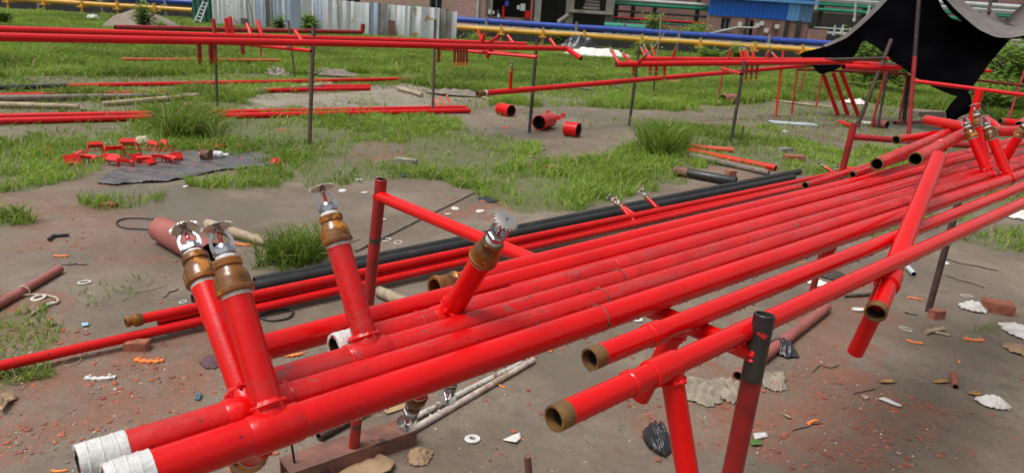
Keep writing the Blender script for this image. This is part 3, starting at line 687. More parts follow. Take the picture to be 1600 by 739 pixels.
# loose pipes heaped on the far end of the rack
XG = 'loose red pipes heaped on the far end of the near rack'
def loose(label, p0, h0, p1, h1, r, m=RED, end=True, both=False, nm='sprinkler_pipe'):
    a = HZ(*p0, CH-h0); b = HZ(*p1, CH-h1); T = pipe(nm, label, a, b, r, m, XG, n=22)
    if end: hollow_end(T, a, b-a, r, .016, RUSTC)
    return T, a, b
Y, ya, yb = loose('shiny red pipe laid crosswise over the near rack, branch hanging from its end', (1368, 489), .53, (1466, 246), .325, .0212, REDG)
p = on_line(ya, yb, 1388); coupling(Y, ya+(yb-ya)*.155, yb-ya, .0212, REDG, .05, k=1.2)
bd = ya+(yb-ya)*.06; e = HZ(1336, 551, CH-.66); g = MB(); g.tube(bd, e, .0170, 22); g.build('drop_branch', REDG, Y)
X1, xa, xb = loose('open ended red pipe pointing left, on top of the rack beside the dark post', (1370, 257), .405, (1490, 205), .385, .0212, REDW)
X2, xa2, xb2 = loose('open ended red pipe pointing left, the nearer of two beside the crosswise pipe', (1430, 249), .352, (1512, 206), .338, .0212, REDW)
coupling(X2, xa2+(xb2-xa2)*.42, xb2-xa2, .0212, REDW, .04, k=1.12)
loose('short thick red pipe lying sideways behind the group of far sprinklers', (1447, 188), .36, (1512, 200), .345, .0230, RED)
X4, xa4, xb4 = loose('red pipe with a welded collar at the right edge behind the far sprinklers', (1549, 206), .350, (1640, 204), .350, .0215, REDW)
coupling(X4, xa4+(xb4-xa4)*.45, xb4-xa4, .0215, REDW, .03, k=1.15)
X5, xa5, xb5 = loose('red pipe resting on the bar beside the dark post, brown threaded end', (1400, 219), .41, (1500, 205), .40, .0185, RED)
loose('slanting red pipe stub behind the far sprinklers near the right edge', (1540, 186), .33, (1562, 203), .35, .0170, RED)
loose('red pipe running off behind the right edge above the collared pipe', (1562, 190), .37, (1640, 197), .38, .0180, RED)
loose('thin red pipe end with dark mouth between packed pipes near the dark post', (1258, 290), .446, (1500, 216), .44, .0110, REDW)
loose('small open red pipe end tucked under the first loose pipe', (1332, 273), .440, (1510, 215), .43, .0115, REDW)
loose('bent red offcut lying at the right edge on the pipe heap', (1592, 196), .33, (1618, 176), .30, .0170, RED)
a = HZ(1516, 200, CH-.37); g = MB(); g.tube(a, a+Vector((.004, .01, .17)), .0168, 20); tag(g.build('pipe_stub', REDG), 'bright red pipe stub standing upright above the far sprinklers', 'pipe', XG)
g = MB(); 
# ground pipes behind the rack
GG = 'pipes lying on the mud behind the near rack'
def gpipe(label, p0, p1, r, m, z0=None, z1=None, name='steel_pipe', ext=None, n=20, grp=GG, end=None, wob=.002):
    a = HZ(*p0, z0 if z0 is not None else r); b = HZ(*p1, z1 if z1 is not None else r)
    T = pipe(name, label, a, b, r, m, grp, n=n, wob=wob)
    if end: hollow_end(T, a, b-a, r, r*1.0, end)
    return T, a, b
TA, aa, ab = gpipe('thin red pipe on the ground with an amber coupling on its left end', (222, 498), (1420, 247), .0212, RED, .10, .06)
da = (ab-aa).normalized(); g = MB(); g.lathe(aa-da*.062, da, [(.02, .017), (0, .017), (0, .022), (.016, .022), (.019, .019), (.026, .019), (.030, .027), (.036, .028), (.055, .027), (.064, .0235)], 18, False); g.build('coupling', AMBER, TA, sharp=30)
TB, ba, bb = gpipe('long thin red pipe on the ground running off the left edge', (-60, 585), (1310, 279), .0205, RED, .045, .045)
gpipe('red pipe lying under the amber coupled pipe behind the two close risers', (246, 503), (1240, 292), .0170, RED, .055, .05)
TK, ka, kb = gpipe('black steel pipe on the ground nearer the red pipes', (301, 468), (1240, 277), .0290, BLACKP)
gpipe('black steel pipe on the ground farther from the red pipes', (398, 441), (1250, 268), .0290, BLACKP)
for i, (x, t) in enumerate(((992, (965, 317)), (994, (972, 325)), (1030, (1013, 311)))): riser(TA if i != 1 else TB, (aa, ab) if i != 1 else (ba, bb), .02, x, t, rb=.0155, tee=False, k=1.4, spin=i)
for i, (x, t) in enumerate(((1304, (1292, 263)), (1325, (1312, 266)), (1336, (1322, 262)))): riser(TA, (aa, ab), .02, x, t, rb=.0155, tee=False, lod=1, k=1.6)
g = MB(); g.tube(HZ(1247, 292, .035), HZ(1320, 273, .035), .022, 16); tag(g.build('steel_pipe', REDD), 'unpainted dark end of red pipe left of the dark post', 'pipe', GG)

# ================================================================== RACKS BEHIND
def post(label, base, top, r, m, group='thin posts of the racks behind', h=None, name='rack_post', n=12):
    a = HZ(*base); d = pix(a)[2]; t = DP(*top, d-.02) if h is None else None
    # stands on the ground: keep it near upright, its top at the seen height
    g = MB(); a2 = Vector((a.x, a.y, -.05)); g.tube(a2, t, r, n); o = g.build(name, m); return tag(o, label, 'post', group)
def far(label, p0, z0, p1, z1, r, m=REDF2, group=None, name='sprinkler_pipe', n=14, multi=True):
    return pipe(name, label, HZ(*p0, z0), HZ(*p1, z1), r, m, group, n=n, wob=.004, multi=multi)
BG = 'red pipes on the long rack at the left'
ZL = 1.02
U1a, U1b = HZ(-60, 45, ZL), HZ(822, 70, ZL)
U1 = pipe('sprinkler_pipe', 'upper of two long red pipes on the left rack', U1a, U1b, .030, REDF2, BG, n=20, wob=.004)
U2a, U2b = HZ(-60, 57, ZL), HZ(886, 76.5, ZL)
U2 = pipe('sprinkler_pipe', 'lower long red pipe on the left rack with a bent down end', U2a, U2b, .030, REDF2, BG, n=20, wob=.004)
e = HZ(908, 92, ZL-.09); g = MB(); g.path([U2b+(U2a-U2b).normalized()*.03, U2b, U2b+(e-U2b)*.12, e], [.030, .031, .030, .028], 18); g.build('elbow', REDF2, U2)
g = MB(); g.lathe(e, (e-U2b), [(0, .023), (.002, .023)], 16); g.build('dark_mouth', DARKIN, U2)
for i, (x, ty) in enumerate(((336, (333, 30)), (356, (353, 29)), (364, (359, 27)), (393, (386, 38)), (410, (402, 33)), (474, (461, 49)))):
    T_, ab = (U1, (U1a, U1b)) if i < 5 else (U2, (U2a, U2b)); base = on_line(*ab, x); ax = ab[1]-ab[0]; d, L = solve_branch(base, ax, ty, 0)
    g = MB(); g.tube(base, base+d*max(L, .06), .018, 12); g.build('riser', REDF2 if i else REDD, T_)
for i, (x, ty) in enumerate(((754, (747, 48)), (752, (758, 53)), (762, (780, 57)), (803, (793, 56)), (870, (859, 61)))):
    T_, ab = (U1, (U1a, U1b)) if i < 4 else (U2, (U2a, U2b)); base = on_line(*ab, x); ax = ab[1]-ab[0]; d, L = solve_branch(base, ax, ty, 0)
    g = MB(); g.tube(base, base+d*max(L, .06), .020, 12); g.build('riser', REDF2, T_)
for i, (x, ty, c_) in enumerate(((311, (312, 91), 1), (329, (330, 92), 1), (333, (336, 92), 1), (378, (380, 85), 0), (686, (685, 97), 0), (770, (761, 90), 0))):
    base = on_line(U2a, U2b, x); d, L = solve_branch(base, U2b-U2a, ty, 180); g = MB(); g.tube(base, base+d*max(L, .08), .017 if i < 5 else .024, 12); g.build('drop_branch', REDD if i < 5 else REDF2, U2)
    if c_: g = MB(); g.lathe(base+d*L, d, [(0, .02), (.02, .02), (.03, .014), (.05, .012)], 10); g.build('reducer', AMBERF, U2)
for k in range(5):
    base = on_line(U2a, U2b, 711+k*4.6); d = Vector((random.uniform(-.05, .05), 0, -1)).normalized(); g = MB(); g.tube(base, base+d*.16, .013, 10); g.build('drop_branch', REDD, U2)
    g = MB(); g.lathe(base+d*.16, d, [(0, .016), (.012, .016), (.02, .011), (.04, .011)], 8); g.build('reducer', ORANGE, U2)
# a third pipe end under the elbow
far('short red pipe with an open dark end under the bent pipe', (735, 79), ZL-.06, (840, 90), ZL-.09, .024, group=BG)
# posts of the left rack
PG = 'dark posts of the long left rack'
post('dark post standing behind the small risers of the left rack', (339, 166), (336, 50), .017, POSTB, PG)
post('tall dark post in front of the left rack, nearest its crossbar', (483, 226), (490, 41), .021, POSTR, PG)
post('dark post near the middle of the left rack above the ground pipe ends', (676, 176), (680, 32), .019, POSTR, PG)
post('dark post beside the bent pipe end of the left rack', (827, 207), (839, 62), .021, POSTB, PG)
a = HZ(486, 80, ZL-.05); b = HZ(345, 66, ZL-.05); g = MB(); g.tube(a, b, .016, 12); tag(g.build('steel_bar', REDF2), 'red crossbar of the left rack fixed to the tall dark post', 'bar')
a = HZ(838, 90, ZL-.06); b = HZ(681, 76, ZL-.06); g = MB(); g.tube(a, b, .016, 12); tag(g.build('steel_bar', REDF2), 'red crossbar of the left rack beside the bent pipe end', 'bar')
# a farther rack
far('thin dark red pipe on a far rack in front of the metal fence', (180, 43.5), .75, (566, 51), .75, .045, REDD, 'far rack before the fence')
g = MB(); a = HZ(566, 51, .75); g.tube(a, a+Vector((.02, 0, .18)), .05, 12); tag(g.build('pipe_stub', REDD), 'upturned dark red end of the far rack pipe', 'pipe', 'far rack before the fence')
post('thin brown post of the far rack before the fence', (461, 122), (451, 33), .018, POSTR, 'posts of the far rack before the fence')
post('slim dark red post of the far rack seen under the left pipes', (409, 97), (404, 40), .022, REDD, 'posts of the far rack before the fence')
far('orange primed pipe lying in the grass under the left rack', (190, 93), .15, (437, 95), .15, .028, ORANGE_P, 'ground pipes in the grass')
# pipes on the ground at the left
GL = 'red pipes lying on the ground at the left'
T, a, b = gpipe('long red pipe in the grass with a black left end', (-40, 138), (648, 123.5), .034, REDF2, grp=GL)
g = MB(); p_ = a+(b-a)*.15; g.tube(a-(b-a)*.002, p_, .036, 14); g.build('black_end', BLACKP, T)
gpipe('red pipe lying along the grey wooden poles', (-40, 151), (578, 138.5), .034, REDF2, grp=GL)
gpipe('short red pipe beside the tip of the pale bamboo', (505, 136), (578, 135), .034, REDF2, grp=GL)
for nm, y0, p1, lab in ((0, 183.5, (728, 168.5), 'farther pipe of the low red pair behind the tall grass tuft'), (1, 190.5, (734, 173), 'nearer pipe of the low red pair behind the tall grass tuft')):
    T, a, b = gpipe(lab, (-40, y0), p1, .034, REDF2, grp=GL)
    if nm == 0:
        for x, t in ((300, (288, 163)), (308, (299, 163)), (316, (311, 161)), (687, (679, 156)), (697, (688, 151)), (706, (698, 149))):
            base = on_line(a, b, x); d, L = solve_branch(base, b-a, t, 0); g = MB(); g.tube(base, base+d*max(.08, L), .018, 10); g.build('riser', ORANGE_P, T)
def pole(label, p0, p1, r, m, r1=None, group='wooden and bamboo poles on the ground', name='bamboo_pole', nodes=True, z=None):
    a = HZ(*p0, z or r); b = HZ(*p1, z or r); L = (b-a).length; K = max(4, int(L/.28)); P = []; R = []
    for i in range(K+1):
        t = i/K; q = a+(b-a)*t+Vector((random.uniform(-1, 1), random.uniform(-1, 1), 0))*r*.25; rr = r+(r1 or r)*0+((r1 or r)-r)*t
        if nodes and 0 < i < K:
            dd = (b-a).normalized()*r*.35; P += [q-dd, q, q+dd]; R += [rr, rr*1.16, rr]
        else: P.append(q); R.append(rr)
    g = MB(); g.path(P, R, 10); return tag(g.build(name, m), label, 'pole', group)
pole('dark grey wooden pole behind the pale stick at the left edge', (-40, 155), (345, 148), .045, WOODG, .03, name='wooden_pole', nodes=False)
pole('pale bamboo pole in front of the low grey poles', (160, 163), (517, 133), .032, BAMBOO, .05)
pole('pale stick at the left edge before the grey wooden pole', (-20, 163), (122, 167), .035, BAMBOO, .03, name='wooden_pole')
pole('short bamboo lying by the sandy patch', (622, 138), (660, 149), .035, BAMBOO)
pole('bamboo stick in the far grass right of the sandy patch', (704, 126), (735, 138), .03, BAMBOO)
pole('thin bamboo leaning over the scrap heap in the grass', (745, 150), (775, 158), .02, BAMBOO)
pole('long pale bamboo behind the leaning red pipes', (1250, 142), (1490, 161), .028, BAMBOO)
pole('thin pale bamboo in front of the leaning red pipes', (1190, 155), (1300, 168), .022, BAMBOO)
pole('brown pole end in the grass behind the slanting red pipe', (860, 136), (926, 140), .03, WOODG, name='wooden_pole', nodes=False)
# the slanting pipe and the middle rack
M_a = DP(757, 146, 8.1); M_b = HZ(1392, 92, .98)
T = pipe('sprinkler_pipe', 'long slanting red pipe with a rusty left end and an upright sprinkler', M_a, M_b, .034, REDF2, 'pipes of the middle rack', n=18)
dm = (M_b-M_a).normalized(); g = MB(); g.lathe(M_a-dm*.10, dm, [(.03, .028), (0, .028), (0, .040), (.055, .040), (.065, .034), (.11, .034)], 16, False); g.build('socket', RUSTC, T); g = MB(); g.lathe(M_a, dm, [(0, .036), (.025, .036)], 14); g.build('thread_tape', TAPE, T)
base = on_line(M_a, M_b, 797); d, L = solve_branch(base, dm, (799, 112), 0); branch(T, base, d, L, .020, REDF2, lod=1, k=1.9, rmat=AMBERF)
base = on_line(M_a, M_b, 1136); d, L = solve_branch(base, dm, (1141, 80), 0); branch(T, base, d, max(L, .12), .018, REDF2, lod=1, k=1.5)
MG = 'pipes of the middle rack'
NA, NB = DP(963, 101, 9.0), DP(1330, 97, 10.6)
T = pipe('sprinkler_pipe', 'red pipe of the middle rack with an open black left end', NA, NB, .038, REDF2, MG, n=18)
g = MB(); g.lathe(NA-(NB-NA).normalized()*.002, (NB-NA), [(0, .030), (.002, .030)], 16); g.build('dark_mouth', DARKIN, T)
for x, t in ((968, (957, 82)), (988, (976, 87)), (996, (1006, 90))): base = on_line(NA, NB, x); d, L = solve_branch(base, NB-NA, t, 0); branch(T, base, d, max(L, .1), .020, REDF2, lod=1, k=1.7)
for x, t in ((991, (990, 112)), (1016, (1016, 112)), (1027, (1026, 112)), (1039, (1038, 118))): base = on_line(NA, NB, x); d, L = solve_branch(base, NB-NA, t, 180); branch(T, base, d, max(L, .1), .018, REDF2, lod=1, head=False, name='drop_branch')
N2a, N2b = DP(1005, 93, 10.2), DP(1338, 95, 11.6)
T = pipe('sprinkler_pipe', 'rear red pipe of the middle rack with a row of risers', N2a, N2b, .038, REDF2, MG, n=18)
for x, t in ((1010, (1004, 80)), (1013, (1008, 77)), (1017, (1013, 84)), (1024, (1019, 77)), (1051, (1055, 78)), (1160, (1157, 82)), (1165, (1162, 81)), (1171, (1166, 81)), (1178, (1175, 81)), (1198, (1201, 82)), (1216, (1209, 86))):
    base = on_line(N2a, N2b, x); d, L = solve_branch(base, N2b-N2a, t, 0); branch(T, base, d, min(max(L, .08), .3), .017, REDF2, lod=1, k=1.5)
for x in (1168, 1176, 1184): base = on_line(NA, NB, x); branch(T, base, Vector((.05, 0, -1)).normalized(), .18, .018, REDD, lod=1, head=False, name='drop_branch')
post('black post of the middle rack behind the open pipe end', (983, 196), (998, 79), .020, POSTB, 'posts of the middle rack')
post('slim dark post behind the open pipe end of the middle rack', (1020, 152), (1026, 96), .018, POSTB, 'posts of the middle rack')
post('red oxide post leaning behind the slanting pipe', (1121, 160), (1131, 104), .018, REDD, 'posts of the middle rack')
post('tall black post under the slanting pipe, nearest of the middle rack', (1142, 223), (1163, 96), .021, POSTB, 'posts of the middle rack')
post('short rusty rod beside the nearest middle rack post', (1153, 226), (1162, 198), .012, POSTR, 'posts of the middle rack')
a = HZ(1158, 116, .9); b = DP(1128, 108, pix(a)[2]+1.2); g = MB(); g.tube(a, b, .02, 12); tag(g.build('steel_bar', REDF2), 'red crossbar end poking out beside the nearest middle post', 'bar')
far('short orange primed pipe end in the grass under the middle rack', (1035, 126), .08, (1064, 129), .08, .03, ORANGE_P, 'ground pipes in the grass', multi=False)
pole('thin bamboo cane standing in the grass beyond the middle rack', (1022, 96), (1025, 30), .014, BAMBOO) if False else None
# stands and leaning pipes under the tarpaulin
TG = 'posts of the frames under the tarpaulin'
for lab, base, top, r, m in (
  ('dark post leaning to the right under the left tarpaulin edge', (1338, 200), (1393, 62), .030, POSTR),
  ('dark red post just right of the leaning dark post', (1361, 201), (1385, 108), .020, REDD),
  ('thin dark post beside the leaning dark post', (1371, 203), (1388, 108), .018, POSTB),
  ('red oxide post left of the tall tarpaulin pole', (1405, 190), (1418, 115), .020, REDD),
  ('slim red post farthest left under the tarpaulin', (1212, 184), (1224, 80), .018, REDF2),
  ('brown red post next to the farthest left one under the tarpaulin', (1237, 179), (1246, 108), .018, REDD),
  ('short dim red post behind the brown red one', (1248, 152), (1257, 111), .016, REDD),
  ('red oxide post before the three leaning red pipes', (1275, 170), (1285, 116), .018, REDD),
  ('red post seen right of the hanging tarpaulin', (1535, 166), (1546, 108), .022, REDF2),
  ('dark red post at the right edge behind the pipe heap', (1572, 196), (1602, 108), .020, REDD)):
    post(lab, base, top, r, m, TG)
for i, (p0, p1, lab) in enumerate((((1310, 181), (1286, 116), 'leftmost of three red pipes leaning under the tarpaulin'), ((1325, 181), (1302, 114), 'middle one of three red pipes leaning under the tarpaulin'), ((1342, 183), (1314, 111), 'rightmost of three red pipes leaning under the tarpaulin'))):
    a = HZ(*p0, .02); b = DP(*p1, pix(a)[2]-.15); g = MB(); g.tube(a, b, .034, 16); tag(g.build('sprinkler_pipe', REDF2), lab, 'pipe', 'leaning red pipes under the tarpaulin')
def bar(lab, p0, t0, p1, t1, r, m): g = MB(); g.tube(DP(*p0, t0), DP(*p1, t1), r, 12); return tag(g.build('steel_bar', m), lab, 'bar', 'crossbars of the frames under the tarpaulin')
bar('long thin red bar behind the leaning red pipes', (1244, 109), 12.0, (1418, 116), 11.6, .020, REDD)
bar('dark bar crossing above the leaning red pipes', (1290, 94), 10.4, (1384, 91.5), 10.6, .025, POSTR)
far('pale red pipe lying on the bars under the tarpaulin', (1322, 101), .95, (1410, 103), .95, .045, REDF2, 'pipes stored under the tarpaulin', multi=False)
far('second pale red pipe on the bars under the tarpaulin', (1318, 105), .93, (1405, 107.5), .93, .045, REDF2, 'pipes stored under the tarpaulin', multi=False)
bar('red bar running from the tall tarpaulin pole to the right edge', (1428, 127), 9.3, (1625, 152), 8.7, .026, REDF2)
bar('dark red bar at the right behind the tarpaulin', (1520, 125), 11.5, (1625, 137), 11.2, .022, REDD)
bar('short red bar end right of the tarpaulin', (1538, 111), 13.5, (1549, 112), 13.5, .03, REDF2)
a = HZ(1420, 219); t = DP(1437, -18, pix(a)[2]-.1); T = thing('tarpaulin_pole', 'tall pole holding up the tarpaulin, black above and red below', 'pole', (a.x, a.y, 0))
m_ = a+(t-a)*.55; g = MB(); g.tube(Vector((a.x, a.y, -.05)), m_, .030, 16); g.build('lower_tube', REDD, T); g = MB(); g.tube(m_, t, .027, 16); g.build('upper_tube', POSTB, T)
a = HZ(1412, 196); g = MB(); g.tube(Vector((a.x, a.y, -.04)), DP(1420, 118, pix(a)[2]-.1), .035, 12); tag(g.build('rack_post', POSTB), 'thick dark post touching the tall tarpaulin pole', 'post', TG)
a = DP(1519, 142, 9.0); b = HZ(1548, 186); g = MB(); g.rod(a, b, .022, 10); tag(g.build('strut', CABLE), 'black strut slanting down right of the bright red stub', 'strut', TG)
# tarpaulin
def loft(top, bot, n=40, m=14, sag=.0, wr=.02):
    def resample(P, n):
        L = [0]
        for i in range(1, len(P)): L.append(L[-1]+(P[i]-P[i-1]).length)
        out = []
        for k in range(n+1):
            s = L[-1]*k/n; i = 1
            while i < len(P)-1 and L[i] < s: i += 1
            t = (s-L[i-1])/max(1e-9, L[i]-L[i-1]); out.append(P[i-1].lerp(P[i], t))
        for _ in range(2): out = [out[0]]+[(out[i-1]+out[i]*2+out[i+1])/4 for i in range(1, n)]+[out[-1]]
        return out
    A = resample(top, n); B = resample(bot, n); g = MB()
    for j in range(m+1):
        t = j/m
        for i in range(n+1):
            p = A[i].lerp(B[i], t); s = i/n
            p = p+Vector((0, 1, 0))*(sag*math.sin(math.pi*t))+Vector((0, 1, .2))*(wr*math.sin(s*23+2.2*math.sin(t*5+s*7))*math.sin(math.pi*min(1, t*1.4+.15)))
            g.v.append(p)
    for j in range(m):
        for i in range(n): a = j*(n+1)+i; g.f.append((a, a+1, a+n+2, a+n+1))
    return g
def curve(L): return [DP(x, y, t) for x, y, t in L]
T = thing('tarpaulin', 'black shade cloth slung between poles over the far pipe frames', 'tarpaulin', HZ(1430, 200, 0))
DC = 1.3                                                  # the cloth hangs behind the tall pole
def cv(L): return curve([(x, y, t+DC) for x, y, t in L])
loft(cv([(1252, 83, 10.8), (1290, 73, 10.6), (1322, 59, 10.4), (1350, 35, 10.2), (1374, 12, 10.1), (1392, -8, 10.0), (1420, -36, 9.9), (1446, -40, 9.8), (1461, -12, 9.8), (1474, 16, 9.8), (1488, 31, 9.8), (1504, 34, 9.7), (1534, 44, 9.5), (1576, 62, 9.3)]),
     cv([(1254, 92, 10.6), (1272, 106, 10.5), (1281, 118, 10.4), (1310, 108, 10.3), (1336, 88, 10.2), (1349, 62, 10.0), (1372, 76, 9.8), (1400, 100, 9.6), (1432, 122, 9.4), (1462, 139, 9.2), (1495, 152, 9.1), (1511, 148, 9.1), (1528, 125, 9.1), (1552, 92, 9.2), (1577, 64, 9.3)]), 90, 18, .08, .010).build('front_cloth', TARP, T, sharp=180)
loft(cv([(1286, 71, 10.62), (1319, 56, 10.42), (1346, 31, 10.22), (1370, 8, 10.12), (1388, -12, 10.02)]), cv([(1290, 74, 10.58), (1323, 60, 10.38), (1351, 36, 10.18), (1375, 13, 10.08), (1393, -7, 9.98)]), 24, 2, 0, 0).build('sheen_strip', TARPT, T, sharp=180)  # strip added along the top edge, its sky sheen painted as grey-brown
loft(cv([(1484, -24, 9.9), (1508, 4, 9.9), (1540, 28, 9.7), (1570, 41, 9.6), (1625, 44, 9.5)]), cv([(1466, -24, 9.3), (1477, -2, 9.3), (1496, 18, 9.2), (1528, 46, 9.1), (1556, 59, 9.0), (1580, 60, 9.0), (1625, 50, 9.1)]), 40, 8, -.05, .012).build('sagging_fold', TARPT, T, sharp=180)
loft(cv([(1456, -24, 9.6), (1470, 0, 9.5), (1488, 22, 9.4), (1524, 50, 9.25), (1556, 63, 9.15), (1600, 60, 9.1)]), cv([(1466, -24, 9.32), (1477, -2, 9.32), (1496, 18.5, 9.22), (1528, 46.5, 9.12), (1556, 59.5, 9.02), (1600, 56, 9.1)]), 36, 4, 0, 0).build('fold_underside', TARP, T, sharp=180)
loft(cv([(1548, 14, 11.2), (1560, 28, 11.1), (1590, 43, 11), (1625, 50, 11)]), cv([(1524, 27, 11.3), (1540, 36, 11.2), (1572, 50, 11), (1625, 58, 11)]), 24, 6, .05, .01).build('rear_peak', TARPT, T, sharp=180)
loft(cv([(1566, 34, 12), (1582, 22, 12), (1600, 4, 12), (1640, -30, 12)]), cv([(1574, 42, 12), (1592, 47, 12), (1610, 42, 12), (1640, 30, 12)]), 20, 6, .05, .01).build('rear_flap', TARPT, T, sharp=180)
loft(cv([(1536, 53, 9.55), (1560, 58, 9.5), (1586, 54, 9.45)]), cv([(1541, 58, 9.55), (1557, 69, 9.55), (1580, 63, 9.45)]), 16, 5, .02, .005).build('grey_lining', mat('pale_lining', (.33, .32, .36), (.27, .26, .30), .8), T, sharp=180)
g = MB(); g.rod(DP(1545, 20, 12.5), DP(1552, -20, 12.55), .03, 8); tag(g.build('tarpaulin_pole', POSTB), 'short dark pole tip holding the rear tarpaulin peak', 'pole')
# knotted end of the cloth
g = MB(); c = DP(1502, 165, 9.0)
P = [DP(1506, 148, 9.05), DP(1505, 158, 9.0), DP(1501, 168, 8.98), DP(1492, 178, 8.97), DP(1484, 184, 8.97)]; g.path(P, [.05, .10, .11, .10, .05], 12)
for v in g.v: v += Vector((random.uniform(-1, 1), random.uniform(-1, 1), random.uniform(-1, 1)))*.022
tag(g.build('cloth_bundle', TARP), 'black cloth bundle hanging below the tarpaulin beside the bright red stub', 'cloth')
g = MB(); g.rod(DP(1505, 150, 9.06), HZ(1508, 214), .022, 10); tag(g.build('rack_post', REDD), 'dark red post hidden behind the black cloth bundle', 'post', TG)
a = HZ(1430, 187); b = HZ(1474, 187); g = MB(); ax = (b-a).normalized(); g.box((a+b)/2+Vector((0, .12, .07)), ((b-a).length*.98, .22, .14), (ax, Vector((-ax.y, ax.x, 0)), Vector((0, 0, 1))))
for k in range(3): g.box(a+(b-a)*(.15+.35*k)+Vector((0, .005, .07)), (.04, .012, .15), (ax, Vector((-ax.y, ax.x, 0)), Vector((0, 0, 1))))
tag(g.build('wooden_crate', WOODG), 'low brown wooden crate on the ground under the tarpaulin', 'crate')
for lab, p0, p1, r, m in (('dark red pipe on the ground before the crate', (1398, 193), (1450, 191), .035, REDD), ('dull red open pipe lying before the posts under the tarpaulin', (1386, 196), (1368, 193), .07, REDF), ('red pipe offcut on the ground left of the dark post', (1312, 191), (1330, 197), .035, REDF2), ('short rusty pipe in the grass beside the middle rack', (1129, 155), (1148, 154), .085, REDF)):
    a = HZ(*p0, r); b = HZ(*p1, r); g = MB(); g.tube(a, b, r, 16, wall=r*.1); tag(g.build('steel_pipe', m), lab, 'pipe', 'pipe offcuts on the ground')
# short large-bore offcuts, red
for lab, p0, p1, r in (('red large bore pipe offcut farthest back on the bare soil', (781, 170), (799, 174), .085), ('dark mouthed red pipe offcut standing between the post and the scraps', (842, 192), (858, 190), .095), ('bright red pipe offcut lying nearest on the bare soil', (884, 201), (904, 204), .088)):
    a = HZ(*p0, r); b = HZ(*p1, r)
    if 'dark mouthed' in lab: a, b = b+Vector((.02, .16, 0)), a+Vector((0, -.02, 0))
    T = thing('pipe_offcut', lab, 'pipe', ((a+b)/2).to_tuple()[:2]+(0,), 'large red pipe offcuts'); g = MB(); g.tube(a, b, r, 24, wall=.008); g.build('tube', REDG, T)
    g = MB(); d = (b-a).normalized(); g.lathe(b-d*.012, d, [(0, r*.93), (.013, r*.93)], 20); g.build('inner_shadow_plug', DARKIN, T) if False else None
# red flat scraps beside them
for i, (x, y, s) in enumerate(((862, 183, .16), (872, 186, .14), (880, 182, .12), (856, 178, .10))):
    c = HZ(x, y, .02); g = MB(); a = random.uniform(0, 3); X = Vector((math.cos(a), math.sin(a), .15)); Yv = Vector((-math.sin(a), math.cos(a), 0)); g.box(c, (s, s*.35, .012), (X.normalized(), Yv, X.normalized().cross(Yv))); g.box(c+Vector((0, 0, .03)), (s*.4, s*.3, .03), (Yv, X.normalized(), Vector((0, 0, 1))))
    tag(g.build('steel_bracket', REDG), ('red scrap plate between the two nearer large offcuts', 'red scrap plate just left of the bright offcut', 'small red scrap plate behind the bright offcut', 'farthest red scrap plate behind the dark mouthed offcut')[i], 'scrap', 'red scraps by the large offcuts')
# middle ground pipes right of the tall tuft
MR = 'pipes on the grass right of the tall tuft'
T, a, b = gpipe('red pipe with a short tee on the grass behind the black pipes', (1078, 236), (1212, 263), .034, REDF2, grp=MR)
base = on_line(a, b, 1160); g = MB(); g.tube(base, base+Vector((-.11, -.15, .0)), .03, 14); g.build('tee_branch', REDF2, T)
gpipe('short red pipe farthest back on the grass right of the tuft', (1072, 229), (1146, 235), .030, ORANGE_P, grp=MR)
pole('grey wooden pole lying before the red pipe with the tee', (1078, 243), (1202, 270), .035, WOODG, .03, name='wooden_pole', nodes=False)
T, a, b = gpipe('black pipe with a rusty left end lying in the grass', (1055, 267), (1150, 284), .045, BLACKP, grp=MR)
g = MB(); g.tube(a-(b-a).normalized()*.002, a+(b-a)*.22, .047, 16); g.build('rusty_end', RUST, T)

# ================================================================== BACKGROUND: pipelines, fence, buildings
YF, YM, YBW, YR = 30.0, 31.0, 38.0, 44.0
def ybox(g, x0, x1, y0, y1, Y, depth=.2, base=None):
    """upright box: pixel columns x0..x1 (taken at row (y0+y1)/2) and rows y0..y1 on the plane Y"""
    xm = (x0+x1)/2; a = YP(x0, (y0+y1)/2, Y).x; b = YP(x1, (y0+y1)/2, Y).x; zt = YP(xm, y0, Y).z; zb = YP(xm, y1, Y).z
    if base is not None: zb = base
    g.box(Vector(((a+b)/2, Y+depth/2, (zt+zb)/2)), (abs(b-a), depth, zt-zb)); return a, b, zb, zt
def wbox(g, xa, xb, za, zb, Y, depth=.2): g.box(Vector(((xa+xb)/2, Y+depth/2, (za+zb)/2)), (xb-xa, depth, zb-za))
def XW(px, Y, z): # world x of photo column px at height z on plane Y
    lo = -80.; hi = 80.
    for _ in range(50):
        m = (lo+hi)/2
        if pix((m, Y, z))[0] < px: lo = m
        else: hi = m
    return lo
